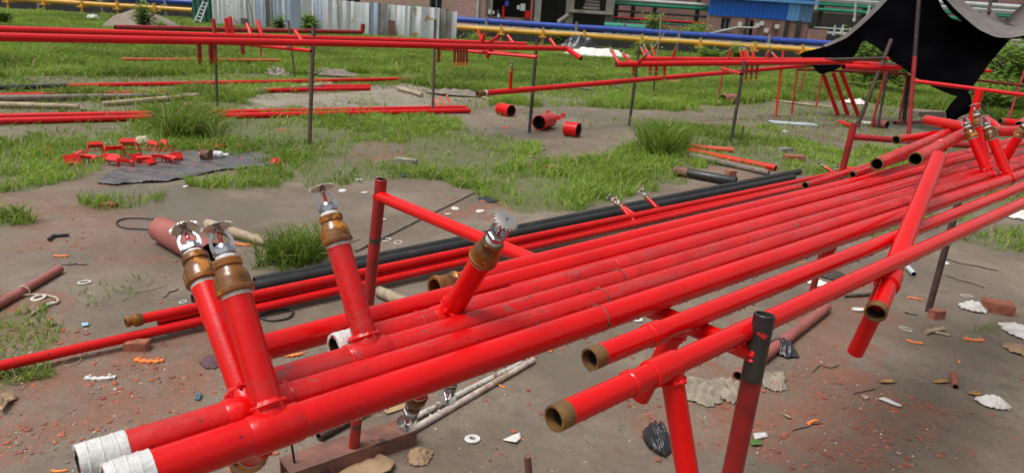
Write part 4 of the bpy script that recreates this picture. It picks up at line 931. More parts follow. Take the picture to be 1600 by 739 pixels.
# corrugated sheet fence
T = thing('sheet_metal_fence', 'patched corrugated sheet metal fence at the back of the field', 'fence', (XW(520, YF, 0), YF, 0))
panels = [(331, 352, 1.75, SHW), (352, 368, 1.70, SHW), (368, 386, 1.72, SHW), (386, 402, 1.70, SHW), (402, 415, 1.60, SHB), (415, 427, 1.58, SHD), (427, 440, 1.55, SHB), (440, 446, 1.5, SHW), (446, 470, 1.46, SHB), (470, 478, 1.40, SHW), (478, 490, 1.38, SHW), (490, 504, 1.38, SHB), (504, 528, 1.40, SHW), (528, 552, 1.40, SHW), (552, 576, 1.38, SHW), (576, 590, 1.40, SHB), (590, 606, 1.40, SHD), (606, 618, 1.36, SHW), (618, 640, 1.36, SHW), (640, 663, 1.36, SHW), (663, 686, 1.36, SHW), (686, 705, 1.34, SHD), (705, 713, 1.26, SHW)]
for i, (x0, x1, h, m) in enumerate(panels):
    xa, xb = XW(x0, YF, .6), XW(x1, YF, .6); g = MB(); w = xb-xa; K = max(6, int(w/.038)); dy = random.uniform(-.03, .03); tl = random.uniform(-.02, .02)
    for s in (0, 1):
        for k in range(K+1):
            t = k/K; x = xa+w*t*1.02; y = YF+dy+.03*(i % 2)+.005*math.sin(2*math.pi*w*t/.076)+.002*s
            g.v.append(Vector((x, y, -.02))); g.v.append(Vector((x+tl, y, h+random.uniform(-.004, .004))))
    nn = 2*(K+1)
    for k in range(K): a = 2*k; g.f.append((a, a+2, a+3, a+1)); g.f.append((a+nn, a+nn+1, a+nn+3, a+nn+2)); g.f.append((a+1, a+3, a+nn+3, a+nn+1))
    g.build('sheet', m, T, sharp=80)
g = MB(); 
for z in (.35, 1.0): wbox(g, XW(332, YF, z), XW(711, YF, z), z, z+.07, YF+.10, .05)
g.build('rail', WOODG, T)
for px in (340, 430, 520, 610, 700): g = MB(); x = XW(px, YF, 0); g.rod(Vector((x, YF+.19, -.1)), Vector((x, YF+.19, 1.3)), .04, 8); g.build('stake', WOODG, T)
g = MB(); ybox(g, 376, 387, 29, 45, YF-.12, .02); g.build('patch', SHD, T)
g = MB(); x = XW(612, YF-.1, .3); wbox(g, XW(607, YF-.1, .3), XW(617, YF-.1, .3), 0, .75, YF-.12, .03); g.build('patch', RUST, T)
g = MB(); a = YP(388, -4, YF-.3); b = YP(398, 32, YF-.3); g.rod(a, Vector((b.x, YF-.4, .05)), .018, 8); tag(g.build('leaning_rod', CABLE), 'thin dark rod leaning on the white fence sheets', 'rod')
# pipelines on stands
def pipeline(label, m, zc, r, Y, px0, px1, name='pipeline', sup=(), supm=None, cap=False):
    a = Vector((XW(px0, Y, zc), Y, zc)); b = Vector((XW(px1, Y, zc), Y, zc)); T = thing(name, label, 'pipeline', ((a.x+b.x)/2, Y, 0), 'pipelines at the back of the yard')
    g = MB(); g.tube(a, b, r, 20, seg=12, wob=.01); g.build('tube', m, T)
    nf = max(2, int((b-a).length/4.5))
    for k in range(nf):
        if r < .05: break
        x = a.x+(b.x-a.x)*(k+.5)/nf; g = MB(); g.lathe(Vector((x-.04, Y, zc)), Vector((1, 0, 0)), [(0, r), (.005, r*1.28), (.035, r*1.28), (.04, r*1.1), (.045, r*1.28), (.08, r*1.28), (.085, r)], 16, False); g.build('flange', m, T)
    for px in sup:
        x = XW(px, Y, zc); g = MB(); g.box(Vector((x, Y-r-.01, zc/2+.05)), (.10, .05, zc+.35)); g.box(Vector((x, Y, zc-r-.05)), (.3, .5, .06)); g.build('stand', supm or m, T)
    return T
zy = YP(1000, 62, YM).z; zb_ = YP(1000, 49.5, YM+.6).z
pipeline('yellow pipeline on low stands crossing behind the middle rack', YELP, zy, .105, YM, 700, 1318, sup=(848, 912, 1002, 1093, 1178, 1252, 783))
pipeline('blue pipeline above the yellow one behind the middle rack', BLUEP, zb_, .125, YM+.6, 695, 1318, sup=(760, 900, 1060, 1200), supm=CONC)
zy2 = YP(150, 7, YM+4).z; pipeline('yellow pipeline at the top left beyond the sand heap', YELP, zy2, .105, YM+4, -60, 301, sup=(13, 70, 129, 185, 243))
zb2 = YP(265, 2.5, YM+5).z; pipeline('blue pipeline at the top left above the yellow one', BLUEP, zb2, .14, YM+5, -80, 305, sup=(60, 160, 260), supm=CONC)
T = pipeline('thin grey cable line between the blue and yellow pipelines', GREYPAINT, (zy+zb_)/2-.04, .022, YM+.3, 700, 1300)
# dark bank of soil and a low wall behind the pipelines
g = MB(); wbox(g, XW(-150, YM+6, .4), XW(330, YM+6, .4), -.1, .75, YM+6.2, .5); tag(g.build('low_wall', DARKW), 'low dark wall behind the pipelines at the left', 'wall')
g = MB(); wbox(g, XW(690, YM+1.5, .4), XW(1330, YM+1.5, .4), -.1, .55, YM+1.6, .3); tag(g.build('low_wall', DARKW), 'low dark wall behind the blue and yellow pipelines', 'wall')
# sand heap
def heap(label, px0, px1, ytop, ybase, m, Y):
    c = HZ((px0+px1)/2, ybase); Yc = Y; xa, xb = XW(px0, Yc, 0), XW(px1, Yc, 0); h = YP((px0+px1)/2, ytop, Yc).z; g = MB(); N = 28; K = 10; cx = (xa+xb)/2; R = (xb-xa)/2
    for j in range(K+1):
        t = j/K
        for i in range(N):
            a = 2*math.pi*i/N; rr = R*(1-t)*(1+.12*math.sin(3*a+t*4)+.06*math.sin(7*a)); z = h*(1-(1-t)**1.6)*(1+.05*math.sin(5*a)) if t < 1 else h
            g.v.append(Vector((cx+rr*math.cos(a), Yc+rr*.6*math.sin(a), z-.03+random.uniform(-.015, .015))))
    for j in range(K):
        for i in range(N): a = j*N+i; b = j*N+(i+1) % N; g.f.append((a, b, b+N, a+N))
    return tag(g.build('sand_heap', m, sharp=180), label, 'heap')
heap('grey sand heap in the field under the yellow pipeline', 150, 292, 15, 44, SAND, 24)
# brick building, pale
Z = Vector((0, 0, 1))
def wall_with_openings(T, name, m, xa, xb, za, zb, Y, ops, depth=.3):
    """wall built from blocks round its openings (x0,x1,z0,z1)"""
    g = MB(); xs = sorted({xa, xb, *[o[0] for o in ops], *[o[1] for o in ops]})
    for i in range(len(xs)-1):
        x0, x1 = xs[i], xs[i+1]
        if x1-x0 < 1e-4: continue
        zs = sorted([(o[2], o[3]) for o in ops if o[0] <= x0+1e-4 and o[1] >= x1-1e-4]); z = za
        for (p, q) in zs:
            if p > z: wbox(g, x0, x1, z, p, Y, depth)
            z = q
        if z < zb: wbox(g, x0, x1, z, zb, Y, depth)
    return g.build(name, m, T)
def window(T, x0, x1, z0, z1, Y, open_half=False):
    g = MB(); w = .06
    for (a, b, c, d) in ((x0, x1, z0, z0+w), (x0, x1, z1-w, z1), (x0, x0+w, z0+w, z1-w), (x1-w, x1, z0+w, z1-w), ((x0+x1)/2-w/2, (x0+x1)/2+w/2, z0+w, z1-w)): wbox(g, a, b, c, d, Y+.12, .06)
    f = g.build('window', FRAMEM, T)
    for (a, b) in ((x0+w, (x0+x1)/2-w/2), ((x0+x1)/2+w/2, x1-w)): g = MB(); wbox(g, a, b, z0+w, z1-w, Y+.145, .012); g.build('pane', WIN, f)
    g = MB(); wbox(g, x0-.08, x1+.08, z0-.08, z0-.003, Y-.05, .16); g.build('sill', CONC, f)
Y0 = YBW; xa, xb = XW(438, Y0, 1.5), XW(757, Y0, 1.5)
T = thing('brick_building', 'pale brick building behind the sheet metal fence', 'building', ((xa+xb)/2, Y0, 0)); ops = []
for px0, px1, yb in ((458, 463, 3), (490, 495, 5), (541, 563, 9), (671, 691, 16.5)):
    zb0 = YP((px0+px1)/2, yb, Y0).z; ops.append((XW(px0, Y0, zb0), XW(px1, Y0, zb0), zb0, zb0+1.2))
wall_with_openings(T, 'wall', BRW1, xa, xb, -.1, 4.2, Y0, ops)
for o in ops: window(T, *o, Y0)
g = MB(); wbox(g, xa-.2, xb+.2, 4.2, 4.4, Y0-.3, 6); g.build('roof', CONC, T)
g = MB(); wbox(g, xa, xb, -.1, 4.19, Y0+2.5, .1); g.build('rear_wall', DARKW, T)
g = MB(); x = XW(747, Y0, 1.5); g.rod(Vector((x, Y0-.08, 0)), Vector((x, Y0-.08, 4.2)), .06, 8); g.build('downpipe', GREYPAINT, T)
# concrete frame structure with open bays
xa, xb = XW(757, Y0, 1.5), XW(962, Y0, 1.5)
T = thing('concrete_structure', 'open concrete framed building with columns, stair and dark bays', 'building', ((xa+xb)/2, Y0, 0))
g = MB(); wbox(g, xa, xb, -.1, 5, Y0+3.5, .2); g.build('rear_wall', DARKW, T)
g = MB(); wbox(g, xa-.1, xb+.1, 4.4, 4.7, Y0-.2, 4.2); g.build('roof_slab', CONC, T)
for px0, px1, m in ((828.5, 832.5, REDF), (835, 845, CONC), (884, 896, CONC), (946, 958, CONC), (757, 760, BRW2)):
    g = MB(); wbox(g, XW(px0, Y0, 1.5), XW(px1, Y0, 1.5), -.1, 4.4, Y0-.05, .3); g.build('column', m, T)
g = MB(); wbox(g, XW(758, Y0, 1), XW(829, Y0, 1), -.1, YP(790, 27, Y0).z, Y0+.1, .2); g.build('brick_apron', BRW2, T)
g = MB(); wbox(g, XW(757, Y0, 2), XW(770, Y0, 2), YP(765, 26, Y0).z, 4.4, Y0+.12, .1); g.build('grey_panel', CONC, T)
g = MB(); wbox(g, XW(786, Y0, 2), XW(789, Y0, 2), YP(787, 27, Y0).z, YP(787, 10, Y0).z, Y0+.05, .1); g.build('door_frame', REDF2, T)
for px, y, s, m in ((765, 19, .22, WHITEP), (771, 20, .16, GREYPAINT), (778, 19, .2, DARKW), (779, 25, .18, WHITEP), (810, 12, .2, GREYPAINT), (817, 12, .35, GREYPAINT), (824, 23, .35, REDF2), (792, 6, .25, BLUEP)):
    g = MB(); p = YP(px, y, Y0-.02); g.box(p, (s*.7, .12, s)); g.build('wall_box', m, T)
g = MB(); wbox(g, XW(889, Y0, 1.8), XW(957, Y0, 1.8), YP(925, 22, Y0).z, YP(925, 17, Y0).z, Y0-.4, 1.4); g.build('stair_landing', CONC, T)
for k in range(7): g = MB(); zz = YP(925, 15, Y0).z+k*.17; wbox(g, XW(912+k*2.5, Y0, zz), XW(938+k*.6, Y0, zz), zz, zz+.12, Y0+.3+k*.25, .28); g.build('stair_step', CONC, T)
g = MB(); p = YP(872, 36, Y0-.3); q = YP(888, 25, Y0-.3); g.rod(p, q, .13, 8); g.build('prop', CONC, T)
# steel pipe bridge with coloured lines, left of and right of the blue building
def piperack(label, px0, px1, Y, lines, cols, wallm):
    T = thing('pipe_bridge', label, 'pipe rack', (XW((px0+px1)/2, Y, 0), Y, 0), 'pipe bridges at the back')
    for y_, px, r, m in lines:
        z = YP(px, y_, Y).z; g = MB(); g.rod(Vector((XW(px0, Y, z), Y-.2, z)), Vector((XW(px1, Y, z), Y-.2, z)), r, 10); g.build('line', m, T)
    for px in cols:
        x = XW(px, Y, 1.5); g = MB(); wbox(g, x-.11, x+.11, -.1, 6.5, Y, .22); g.build('column', DARKW, T)
    for z in (1.3, 2.9, 4.6): g = MB(); wbox(g, XW(px0, Y, z), XW(px1, Y, z), z, z+.12, Y+.23, .1); g.build('beam', DARKW, T)
    return T
piperack('pipe bridge with green and pale lines left of the blue building', 955, 1107, 42, ((4, 1030, .10, GREYPAINT), (10, 1030, .10, GREENP), (31, 1000, .07, REDF2), (34, 985, .06, GREENP), (38, 990, .07, REDF), (37, 1090, .07, REDF), (22, 1030, .06, DARKW)), (962, 988, 1022, 1088), None)
T = pipeline('short green pipeline with an elbow left of the shrubs', GREENP, YP(980, 43, 36).z, .17, 36, 944, 1030, sup=(975, 1010), supm=CONC)
piperack('pipe bridge with white and green lines right of the blue building', 1270, 1900, 42, ((3, 1340, .12, GREYPAINT), (11, 1340, .10, GREENP), (19.5, 1340, .11, GREENP), (53, 1310, .08, GREYPAINT), (47, 1330, .04, GREYPAINT), (20, 1560, .09, GREYPAINT), (10, 1560, .13, GREYPAINT)), (1278, 1345, 1440, 1540, 1600, 1700), None)
for px, y0, y1, lab in ((1337, 5, 30, 'tall pale vent stub hanging mid way on the right pipe bridge'), (1305, 40, 52, 'left one of two short vent stubs on the low white line'), (1318, 39, 47, 'right one of two short vent stubs on the low white line'), (1277, 0, 12, 'pale vent stub on the bridge beside the blue building corner'), (1359, 8, 20, 'pale vent stub on the green line right of the tall stub'), (1374, 8, 16, 'small pale vent stub nearest the tarpaulin edge')):
    g = MB(); a = YP(px, y0, 41.2); b = YP(px-2, y1, 41.2); g.rod(a, b, .06, 8); g.lathe(b, Vector((0, 0, -1)), [(0, .10), (.12, .10), (.16, .06)], 10); tag(g.build('vent_stub', GREYPAINT), lab, 'pipe', 'pale vent stubs on the pipe bridge')
g = MB(); wbox(g, XW(900, 47, 2), XW(2000, 47, 2), -.1, 7, 47, .3); tag(g.build('long_brick_wall', BRW2), 'long dark brick wall behind the pipe bridges', 'wall')
g = MB(); wbox(g, XW(1262, 45, 2), XW(1500, 45, 2), -.1, YP(1340, 24, 45).z, 45, .3); tag(g.build('dark_wall', DARKW), 'dark low wall under the right pipe bridge', 'wall')
g = MB(); wbox(g, XW(-900, 60, 2), XW(920, 60, 2), -.1, 7, 60, .3); tag(g.build('long_brick_wall', BRW1), 'distant brick wall beyond the pipelines at the left', 'wall')
# blue building
Yb = 39; xa, xb, xc = XW(1108, Yb, 2), XW(1229, Yb, 2), XW(1268, Yb, 2); zc = YP(1170, 28, Yb).z
T = thing('blue_building', 'brick building with blue corrugated upper wall and light blue corner', 'building', ((xa+xc)/2, Yb, 0))
d0, d1 = XW(1169, Yb, 1), XW(1185, Yb, 1); w0, w1 = XW(1126, Yb, 1.4), XW(1141, Yb, 1.4); zw = YP(1133, 47, Yb).z
wall_with_openings(T, 'wall', BRW2, xa, xb, -.1, zc, Yb, [(d0, d1, -.1, zc-.05), (w0, w1, zw, zc-.06)])
window(T, w0, w1, zw, zc-.06, Yb)
g = MB(); wbox(g, d0, d1, -.1, zc-.1, Yb+1.2, .05); g.build('dark_doorway', DARKW, T)
def clad(x0, x1, z0, z1, Y, m, name):
    g = MB(); K = int((x1-x0)/.06)
    for k in range(K+1):
        x = x0+(x1-x0)*k/K; y = Y-.03-(.02 if k % 4 in (1, 2) else 0); g.v += [Vector((x, y, z0)), Vector((x, y, z1))]
    for k in range(K): g.f.append((2*k, 2*k+2, 2*k+3, 2*k+1))
    return g.build(name, m, T, sharp=10)
g = MB(); wbox(g, xa, xc, zc+.001, 3.6, Yb+.01, .25); g.build('upper_wall', BLUEC, T)
zt = YP(1170, 1.2, Yb).z; clad(xa, xb, zc, zt, Yb, BLUEC, 'cladding'); clad(xb+.001, XW(1247, Yb, 2), zc-.02, zt, Yb-.01, BLUEL, 'cladding'); clad(XW(1247, Yb, 2)+.002, xc, zc-.04, zt, Yb+.01, BLUEM, 'cladding')
g = MB(); wbox(g, xa-.15, xc+.15, zt, zt+.16, Yb-.25, .4); g.build('fascia', BLUEL, T)
g = MB(); wbox(g, xa-.2, xc+.2, 3.6, 3.75, Yb-.4, 6); g.build('roof', BLUEM, T)
g = MB(); wbox(g, xb+.12, xc-.1, -.1, zc+.02, Yb+.04, .25); g.build('side_wall', BRW2, T)
for px0, px1 in ((1161, 1166), (1223, 1229), (1241, 1248)): g = MB(); wbox(g, XW(px0, Yb, 1), XW(px1, Yb, 1), -.1, zc, Yb-.06, .14); g.build('pilaster', DARKW, T)
g = MB(); wbox(g, XW(1203, Yb, 1), XW(1213, Yb, 1), 0, 1.9, Yb-.02, .04); g.build('side_door', RUST, T)
for px, y in ((1156, 38), (1190, 37), (1214, 42), (1197, 48), (1183, 40)): g = MB(); p = YP(px, y, Yb-.1); g.box(p, (.22, .1, .22)); g.build('wall_box', WHITEP, T)
g = MB(); g.path([YP(1108, 53, Yb-.8), YP(1152, 43, Yb-.8), YP(1180, 44, Yb-.8)], .04, 6); g.build('handrail', GREYPAINT, T)
g = MB(); x0 = XW(1262, Yb-1, .8); wbox(g, x0, XW(1289, Yb-1, .8), -.1, YP(1275, 46, Yb-1).z, Yb-1, .25); tag(g.build('low_wall', BRW2), 'short brick wall at the right end of the blue building', 'wall')
# green container and ladder behind the fence's left end
T = thing('green_container', 'dark green steel container left of the sheet metal fence', 'container', (XW(315, YF+1.5, 0), YF+1.5, 0)); g = MB(); wbox(g, XW(300, YF+1.5, 1), XW(331, YF+1.5, 1), 0, 2.3, YF+1.5, 1.4); g.build('body', SHG, T)
for k in range(4): g = MB(); x = XW(302+k*8, YF+1.5, 1); wbox(g, x, x+.06, .1, 2.2, YF+1.44, .057); g.build('rib', SHG, T)
T = thing('ladder', 'grey ladder leaning on the green container', 'ladder', YP(306, 34, YF+.8)); a0, a1 = YP(304, 34, YF+.9), YP(318, 2, YF+1.35); b0_, b1_ = YP(313, 36, YF+.9), YP(325, 4, YF+1.35)
for p, q in ((a0, a1), (b0_, b1_)): g = MB(); g.rod(p, q, .03, 8); g.build('rail', GREYPAINT, T)
for k in range(6): g = MB(); t = (k+.5)/6; g.rod(a0.lerp(a1, t), b0_.lerp(b1_, t), .022, 6); g.build('rung', GREYPAINT, T)
# shrubs and tall weeds
def leafy(label, cat, base, h, w, nl, ls, name='shrub', stems=5, group='shrubs at the back of the yard'):
    T = thing(name, label, cat, base, group); g = MB(); tips = []
    for i in range(stems):
        a = random.uniform(0, 6.28); rr = w*random.uniform(.1, .45); tip = base+Vector((math.cos(a)*rr, math.sin(a)*rr, h*random.uniform(.6, .95))); md = base.lerp(tip, .5)+Vector((random.uniform(-.05, .05)*w, random.uniform(-.05, .05)*w, .05*h))
        g.path([base+Vector((random.uniform(-.05, .05), random.uniform(-.05, .05), -.03)), md, tip], [h*.012, h*.009, h*.004], 6); tips.append((md, tip))
    g.build('stem', WOODG, T); N = int(nl*2.4); ls = ls*1.25; V = []; Fc = []; tn = []
    for i in range(N):
        md, tip = random.choice(tips); c = md.lerp(tip, random.uniform(-.6, 1.08))+Vector((random.gauss(0, .16)*w, random.gauss(0, .16)*w, random.gauss(0, .07)*h))
        c.z = max(c.z, .03); a = random.uniform(0, 6.28); t = Vector((math.cos(a), math.sin(a), random.uniform(-.5, .6))).normalized(); s = t.cross(Vector((random.uniform(-.4, .4), random.uniform(-.4, .4), 1))).normalized(); L = ls*random.uniform(.6, 1.3)
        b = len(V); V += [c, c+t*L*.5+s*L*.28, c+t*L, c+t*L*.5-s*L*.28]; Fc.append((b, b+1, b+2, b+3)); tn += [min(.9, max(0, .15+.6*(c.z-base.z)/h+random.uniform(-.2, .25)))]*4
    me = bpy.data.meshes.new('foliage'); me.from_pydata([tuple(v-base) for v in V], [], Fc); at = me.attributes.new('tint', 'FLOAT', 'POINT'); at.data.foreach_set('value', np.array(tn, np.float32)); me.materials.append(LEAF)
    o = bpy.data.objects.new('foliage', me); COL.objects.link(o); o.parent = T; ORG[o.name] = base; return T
def gp(px, Y, z=0.0): return Vector((XW(px, Y, z), Y, z))
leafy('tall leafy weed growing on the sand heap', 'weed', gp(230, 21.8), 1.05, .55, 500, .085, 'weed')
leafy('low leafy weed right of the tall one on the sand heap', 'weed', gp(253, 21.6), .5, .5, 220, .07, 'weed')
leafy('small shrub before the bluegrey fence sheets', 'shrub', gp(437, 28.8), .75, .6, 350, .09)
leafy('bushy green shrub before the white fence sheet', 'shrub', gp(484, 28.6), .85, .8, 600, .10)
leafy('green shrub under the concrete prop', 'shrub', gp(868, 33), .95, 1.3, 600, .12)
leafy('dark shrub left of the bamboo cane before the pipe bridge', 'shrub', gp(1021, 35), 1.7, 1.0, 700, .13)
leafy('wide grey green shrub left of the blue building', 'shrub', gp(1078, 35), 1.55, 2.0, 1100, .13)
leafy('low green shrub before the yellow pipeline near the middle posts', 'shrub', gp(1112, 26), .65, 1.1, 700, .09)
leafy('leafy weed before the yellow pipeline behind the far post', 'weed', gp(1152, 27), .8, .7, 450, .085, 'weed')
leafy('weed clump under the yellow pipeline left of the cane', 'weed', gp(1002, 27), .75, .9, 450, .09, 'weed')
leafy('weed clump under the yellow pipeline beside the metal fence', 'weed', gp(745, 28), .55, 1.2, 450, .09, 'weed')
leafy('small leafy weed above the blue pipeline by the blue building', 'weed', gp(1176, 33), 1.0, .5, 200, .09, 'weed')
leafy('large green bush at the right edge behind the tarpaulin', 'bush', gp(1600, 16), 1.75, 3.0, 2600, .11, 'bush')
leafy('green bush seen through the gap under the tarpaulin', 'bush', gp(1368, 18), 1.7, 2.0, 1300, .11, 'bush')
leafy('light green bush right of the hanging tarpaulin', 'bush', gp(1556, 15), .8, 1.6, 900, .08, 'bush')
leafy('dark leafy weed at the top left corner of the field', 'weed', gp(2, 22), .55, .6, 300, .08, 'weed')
a = gp(1024, 26, 0); g = MB(); g.path([a, Vector((a.x+.05, a.y, .8)), Vector((a.x, a.y, YP(1024, 24, 26).z))], .022, 6); tag(g.build('bamboo_cane', BAMBOO), 'pale bamboo cane standing before the yellow pipeline', 'pole')
a = gp(1012, 26, .2); g = MB(); g.rod(a, YP(1038, 52, 26), .018, 6); tag(g.build('bamboo_cane', BAMBOO), 'thin cane slanting against the upright bamboo cane', 'pole')
# plastic sheeting and rubbish heaps far off
def crumple(name, label, cat, c, size, m, n=18, group=None, flat=.5):
    g = MB(); K = n; ph = [random.uniform(0, 6.28) for _ in range(4)]; fq = [random.uniform(5, 9), random.uniform(4, 8), random.uniform(9, 14)]
    for j in range(K):
        for i in range(K):
            u = i/(K-1)*2-1; v = j/(K-1)*2-1; e = max(0, 1-(u*u+v*v)**.5*.9)
            g.v.append(c+Vector((u*size[0]/2*(1+.15*random.uniform(-1, 1)), v*size[1]/2*(1+.15*random.uniform(-1, 1)), .003+size[2]*min(1, e*1.6)*(.12+.45*abs(math.sin(fq[0]*u+2*math.sin(fq[1]*v*.5+ph[0])+ph[1]))+.25*abs(math.sin(fq[2]*v+3*u+ph[2]))+.3*random.random()))))
    for j in range(K-1):
        for i in range(K-1):
            a = j*K+i
            if ((i-K/2+.5)/(K/2))**2+((j-K/2+.5)/(K/2))**2 < 1.02: g.f.append((a, a+1, a+K+1, a+K))
    used = sorted({i for f in g.f for i in f}); mp = {o: k for k, o in enumerate(used)}; g.v = [g.v[i] for i in used]; g.f = [tuple(mp[i] for i in f) for f in g.f]
    o = g.build(name, m, sharp=180); md = o.modifiers.new('folds', 'SUBSURF'); md.levels = 1; md.render_levels = 1; md = o.modifiers.new('thickness', 'SOLIDIFY'); md.thickness = .0012; return tag(o, label, cat, group)
crumple('plastic_sheet', 'white crumpled plastic sheeting in the far grass below the bent pipe', 'plastic', HZ(935, 92, 0), (3.0, 1.3, .42), PAPER)
crumple('plastic_sheet', 'black and white crumpled plastic left of the white sheeting', 'plastic', HZ(905, 82, 0), (1.8, 1.2, .8), BLKPL)
crumple('plastic_sheet', 'small white plastic left of the far sand heap in the grass', 'plastic', HZ(146, 33, 0), (.7, .5, .3), WHITEP)
crumple('plastic_sheet', 'white plastic scraps under the left rack by the fence', 'plastic', HZ(692, 66, 0), (1.3, .8, .3), PAPER)
crumple('plastic_sheet', 'bluish white plastic mound behind the middle rack risers', 'plastic', HZ(1120, 88, 0), (2.4, 1.4, .55), mat('bluish_plastic', (.42, .50, .56), (.3, .36, .4), .35))
crumple('plastic_sheet', 'white rags on the ground behind the leaning red pipes', 'plastic', HZ(1335, 162, 0), (.55, .5, .12), PAPER)
crumple('stone_pile', 'pale rubble pile in the grass left of the tall dark post', 'rubble', HZ(433, 118, 0), (.5, .4, .18), STONE)
crumple('rubbish_heap', 'brown leaf and branch heap behind the sandy patch', 'rubbish', HZ(515, 117, 0), (1.2, .7, .14), WOODG)
crumple('rubbish_heap', 'dark scrap heap with bamboo right of the sandy patch', 'rubbish', HZ(715, 148, 0), (1.1, .5, .10), WOODG)
crumple('rubbish_heap', 'bamboo and rubble heap at the right edge behind the tarpaulin', 'rubbish', HZ(1562, 104, 0), (1.7, 1.2, .5), STONE)
T = thing('cardboard_box', 'open cardboard box with a white paper in the far grass', 'box', HZ(970, 140, 0)); c = HZ(970, 140, 0)
for dx, dy, sx, sy in ((0, -.14, .32, .008), (0, .14, .32, .008), (-.16, 0, .008, .272), (.16, 0, .008, .272)): g = MB(); g.box(c+Vector((dx, dy, .05)), (sx, sy, .10)); g.build('side', CARD, T)
g = MB(); g.box(c+Vector((-.03, -.15, .055)), (.15, .004, .09)); g.build('paper', PAPER, T)
g = MB(); g.box(HZ(1240, 193, .01), (.72, .28, .012)); tag(g.build('metal_sheet', mat('pale_sheet', (.42, .50, .54), (.34, .40, .43), .5)), 'pale bluish sheet lying flat on the soil left of the leaning pipes', 'sheet')

# ================================================================== LITTER AND DEBRIS
def dep(x, y): return pix(HZ(x, y))[2]
def sz(x, y, px): return px*dep(x, y)/F                      # metres covered by px photo pixels on the ground at (x, y)
def gpt(x, y):
    p = HZ(x, y); p.z = float(gh(np.array([p.x]), np.array([p.y]))[0]); return p
def ring(x, y, px, label, m=WHITEP, fat=.16, flat=.5, cat='ring', group='plastic spool rings on the mud'):
    R = sz(x, y, px)/2; g = MB(); nv = Vector((random.uniform(-.12, .12), random.uniform(-.12, .12), 1)); g.torus(gpt(x, y)+Vector((0, 0, R*fat*flat+.001)), nv, R*(1-fat), R*fat, 28, 8, .03, flat); tag(g.build('plastic_ring', m), label, cat, group)
def washer(x, y, px, label, m=WHITEP, hole=.42):
    R = sz(x, y, px)/2; g = MB(); g.lathe(gpt(x, y)+Vector((0, 0, .001)), Vector((random.uniform(-.1, .1), random.uniform(-.1, .1), 1)), [(0, R*hole), (0, R*.97), (.0015, R), (.004, R), (.0055, R*.95), (.004, R*.75), (.004, R*hole*1.25), (.006, R*hole*1.15), (.006, R*hole), (0, R*hole)], 26, False); tag(g.build('plastic_washer', m, sharp=35), label, 'washer', 'white plastic washers on the mud')
def disc(x, y, px, label, m=WHITEP):
    R = sz(x, y, px)/2; g = MB(); g.lathe(gpt(x, y)+Vector((0, 0, .002)), Vector((random.uniform(-.15, .15), random.uniform(-.15, .15), 1)), [(0, R), (.002, R*1.02), (.005, R*.95), (.0055, R*.5)], 20); tag(g.build('plastic_disc', m), label, 'lid', 'plastic lids scattered on the mud')
def clip(x, y, px, ang, label, m=ORANGE, group='orange plastic clips on the mud'):
    L = sz(x, y, px)*1.05; c = gpt(x, y); a = math.radians(ang); u = Vector((math.cos(a), math.sin(a), 0)); v = Vector((-math.sin(a), math.cos(a), 0)); top = []; bot = []; N = 12
    for i in range(N+1):
        t = i/N; w = L*.10*(1+.45*math.sin(i*2.1)); k = L*.10*math.sin(t*3.1)*(1 if ang % 2 else -1)
        q = c+u*(L*(t-.5))+v*k+Vector((0, 0, .002)); top.append(q+v*w); bot.append(q-v*w*random.uniform(.6, 1))
    g = MB(); g.extrude(bot+top[::-1], L*.07); h = g.v
    for s in (-.32, .3): g.rod(c+u*(L*s)+Vector((0, 0, .002)), c+u*(L*s)+v*L*.02+Vector((0, 0, L*.16)), L*.05, 8)
    tag(g.build('plastic_clip', m), label, 'clip', group)
def brick(x, y, size, ang, label, m=BRICKM, broken=.2, name='brick', cat='brick', group='broken bricks on the ground'):
    c = gpt(x, y); bm = bmesh.new(); bmesh.ops.create_cube(bm, size=1); bmesh.ops.bevel(bm, geom=bm.edges[:], offset=.06, segments=2, affect='EDGES'); bmesh.ops.subdivide_edges(bm, edges=[e for e in bm.edges if e.calc_length() > .4], cuts=2, use_grid_fill=True)
    a = math.radians(ang); g = MB()
    for v in bm.verts:
        q = v.co.copy(); k = broken*(.5 if q.x < 0 else 1.2)*random.uniform(-.12, .12); q.x *= size[0]*(1+k); q.y *= size[1]*(1+random.uniform(-.06, .06)*broken*3); q.z = (q.z+.42)*size[2]*(1+random.uniform(-.05, .05)*broken*3)
        g.v.append(c+Vector((q.x*math.cos(a)-q.y*math.sin(a), q.x*math.sin(a)+q.y*math.cos(a), q.z)))
    for f in bm.faces: g.f.append(tuple(v.index for v in f.verts))
    bm.free(); tag(g.build(name, m, sharp=35), label, cat, group)
def flat(x, y, pts, label, m, name, cat, thick=.0015, group=None, curl=.01):
    """thin litter: outline in photo pixels round (x, y), laid on the mud, edges curled"""
    g = MB(); P = [gpt(x+a, y+b) for a, b in pts]; c = gpt(x, y); c.z += .004; n_ = len(P); R = [[c], ]
    for t in (.33, .66, 1.0): R.append([c.lerp(p, t)+Vector((0, 0, .003+random.uniform(0, curl)*t*t)) for p in P])
    g.v = [c+Vector((0, 0, .002+curl*.3))]+[q for r in R[1:] for q in r]
    for i in range(n_):
        j = (i+1) % n_; g.f.append((0, 1+j, 1+i))
        for k in range(2): a = 1+k*n_; g.f.append((a+i, a+j, a+n_+j, a+n_+i))
    o = g.build(name, m, sharp=20); md = o.modifiers.new('thickness', 'SOLIDIFY'); md.thickness = thick; md.offset = 0; return tag(o, label, cat, group)
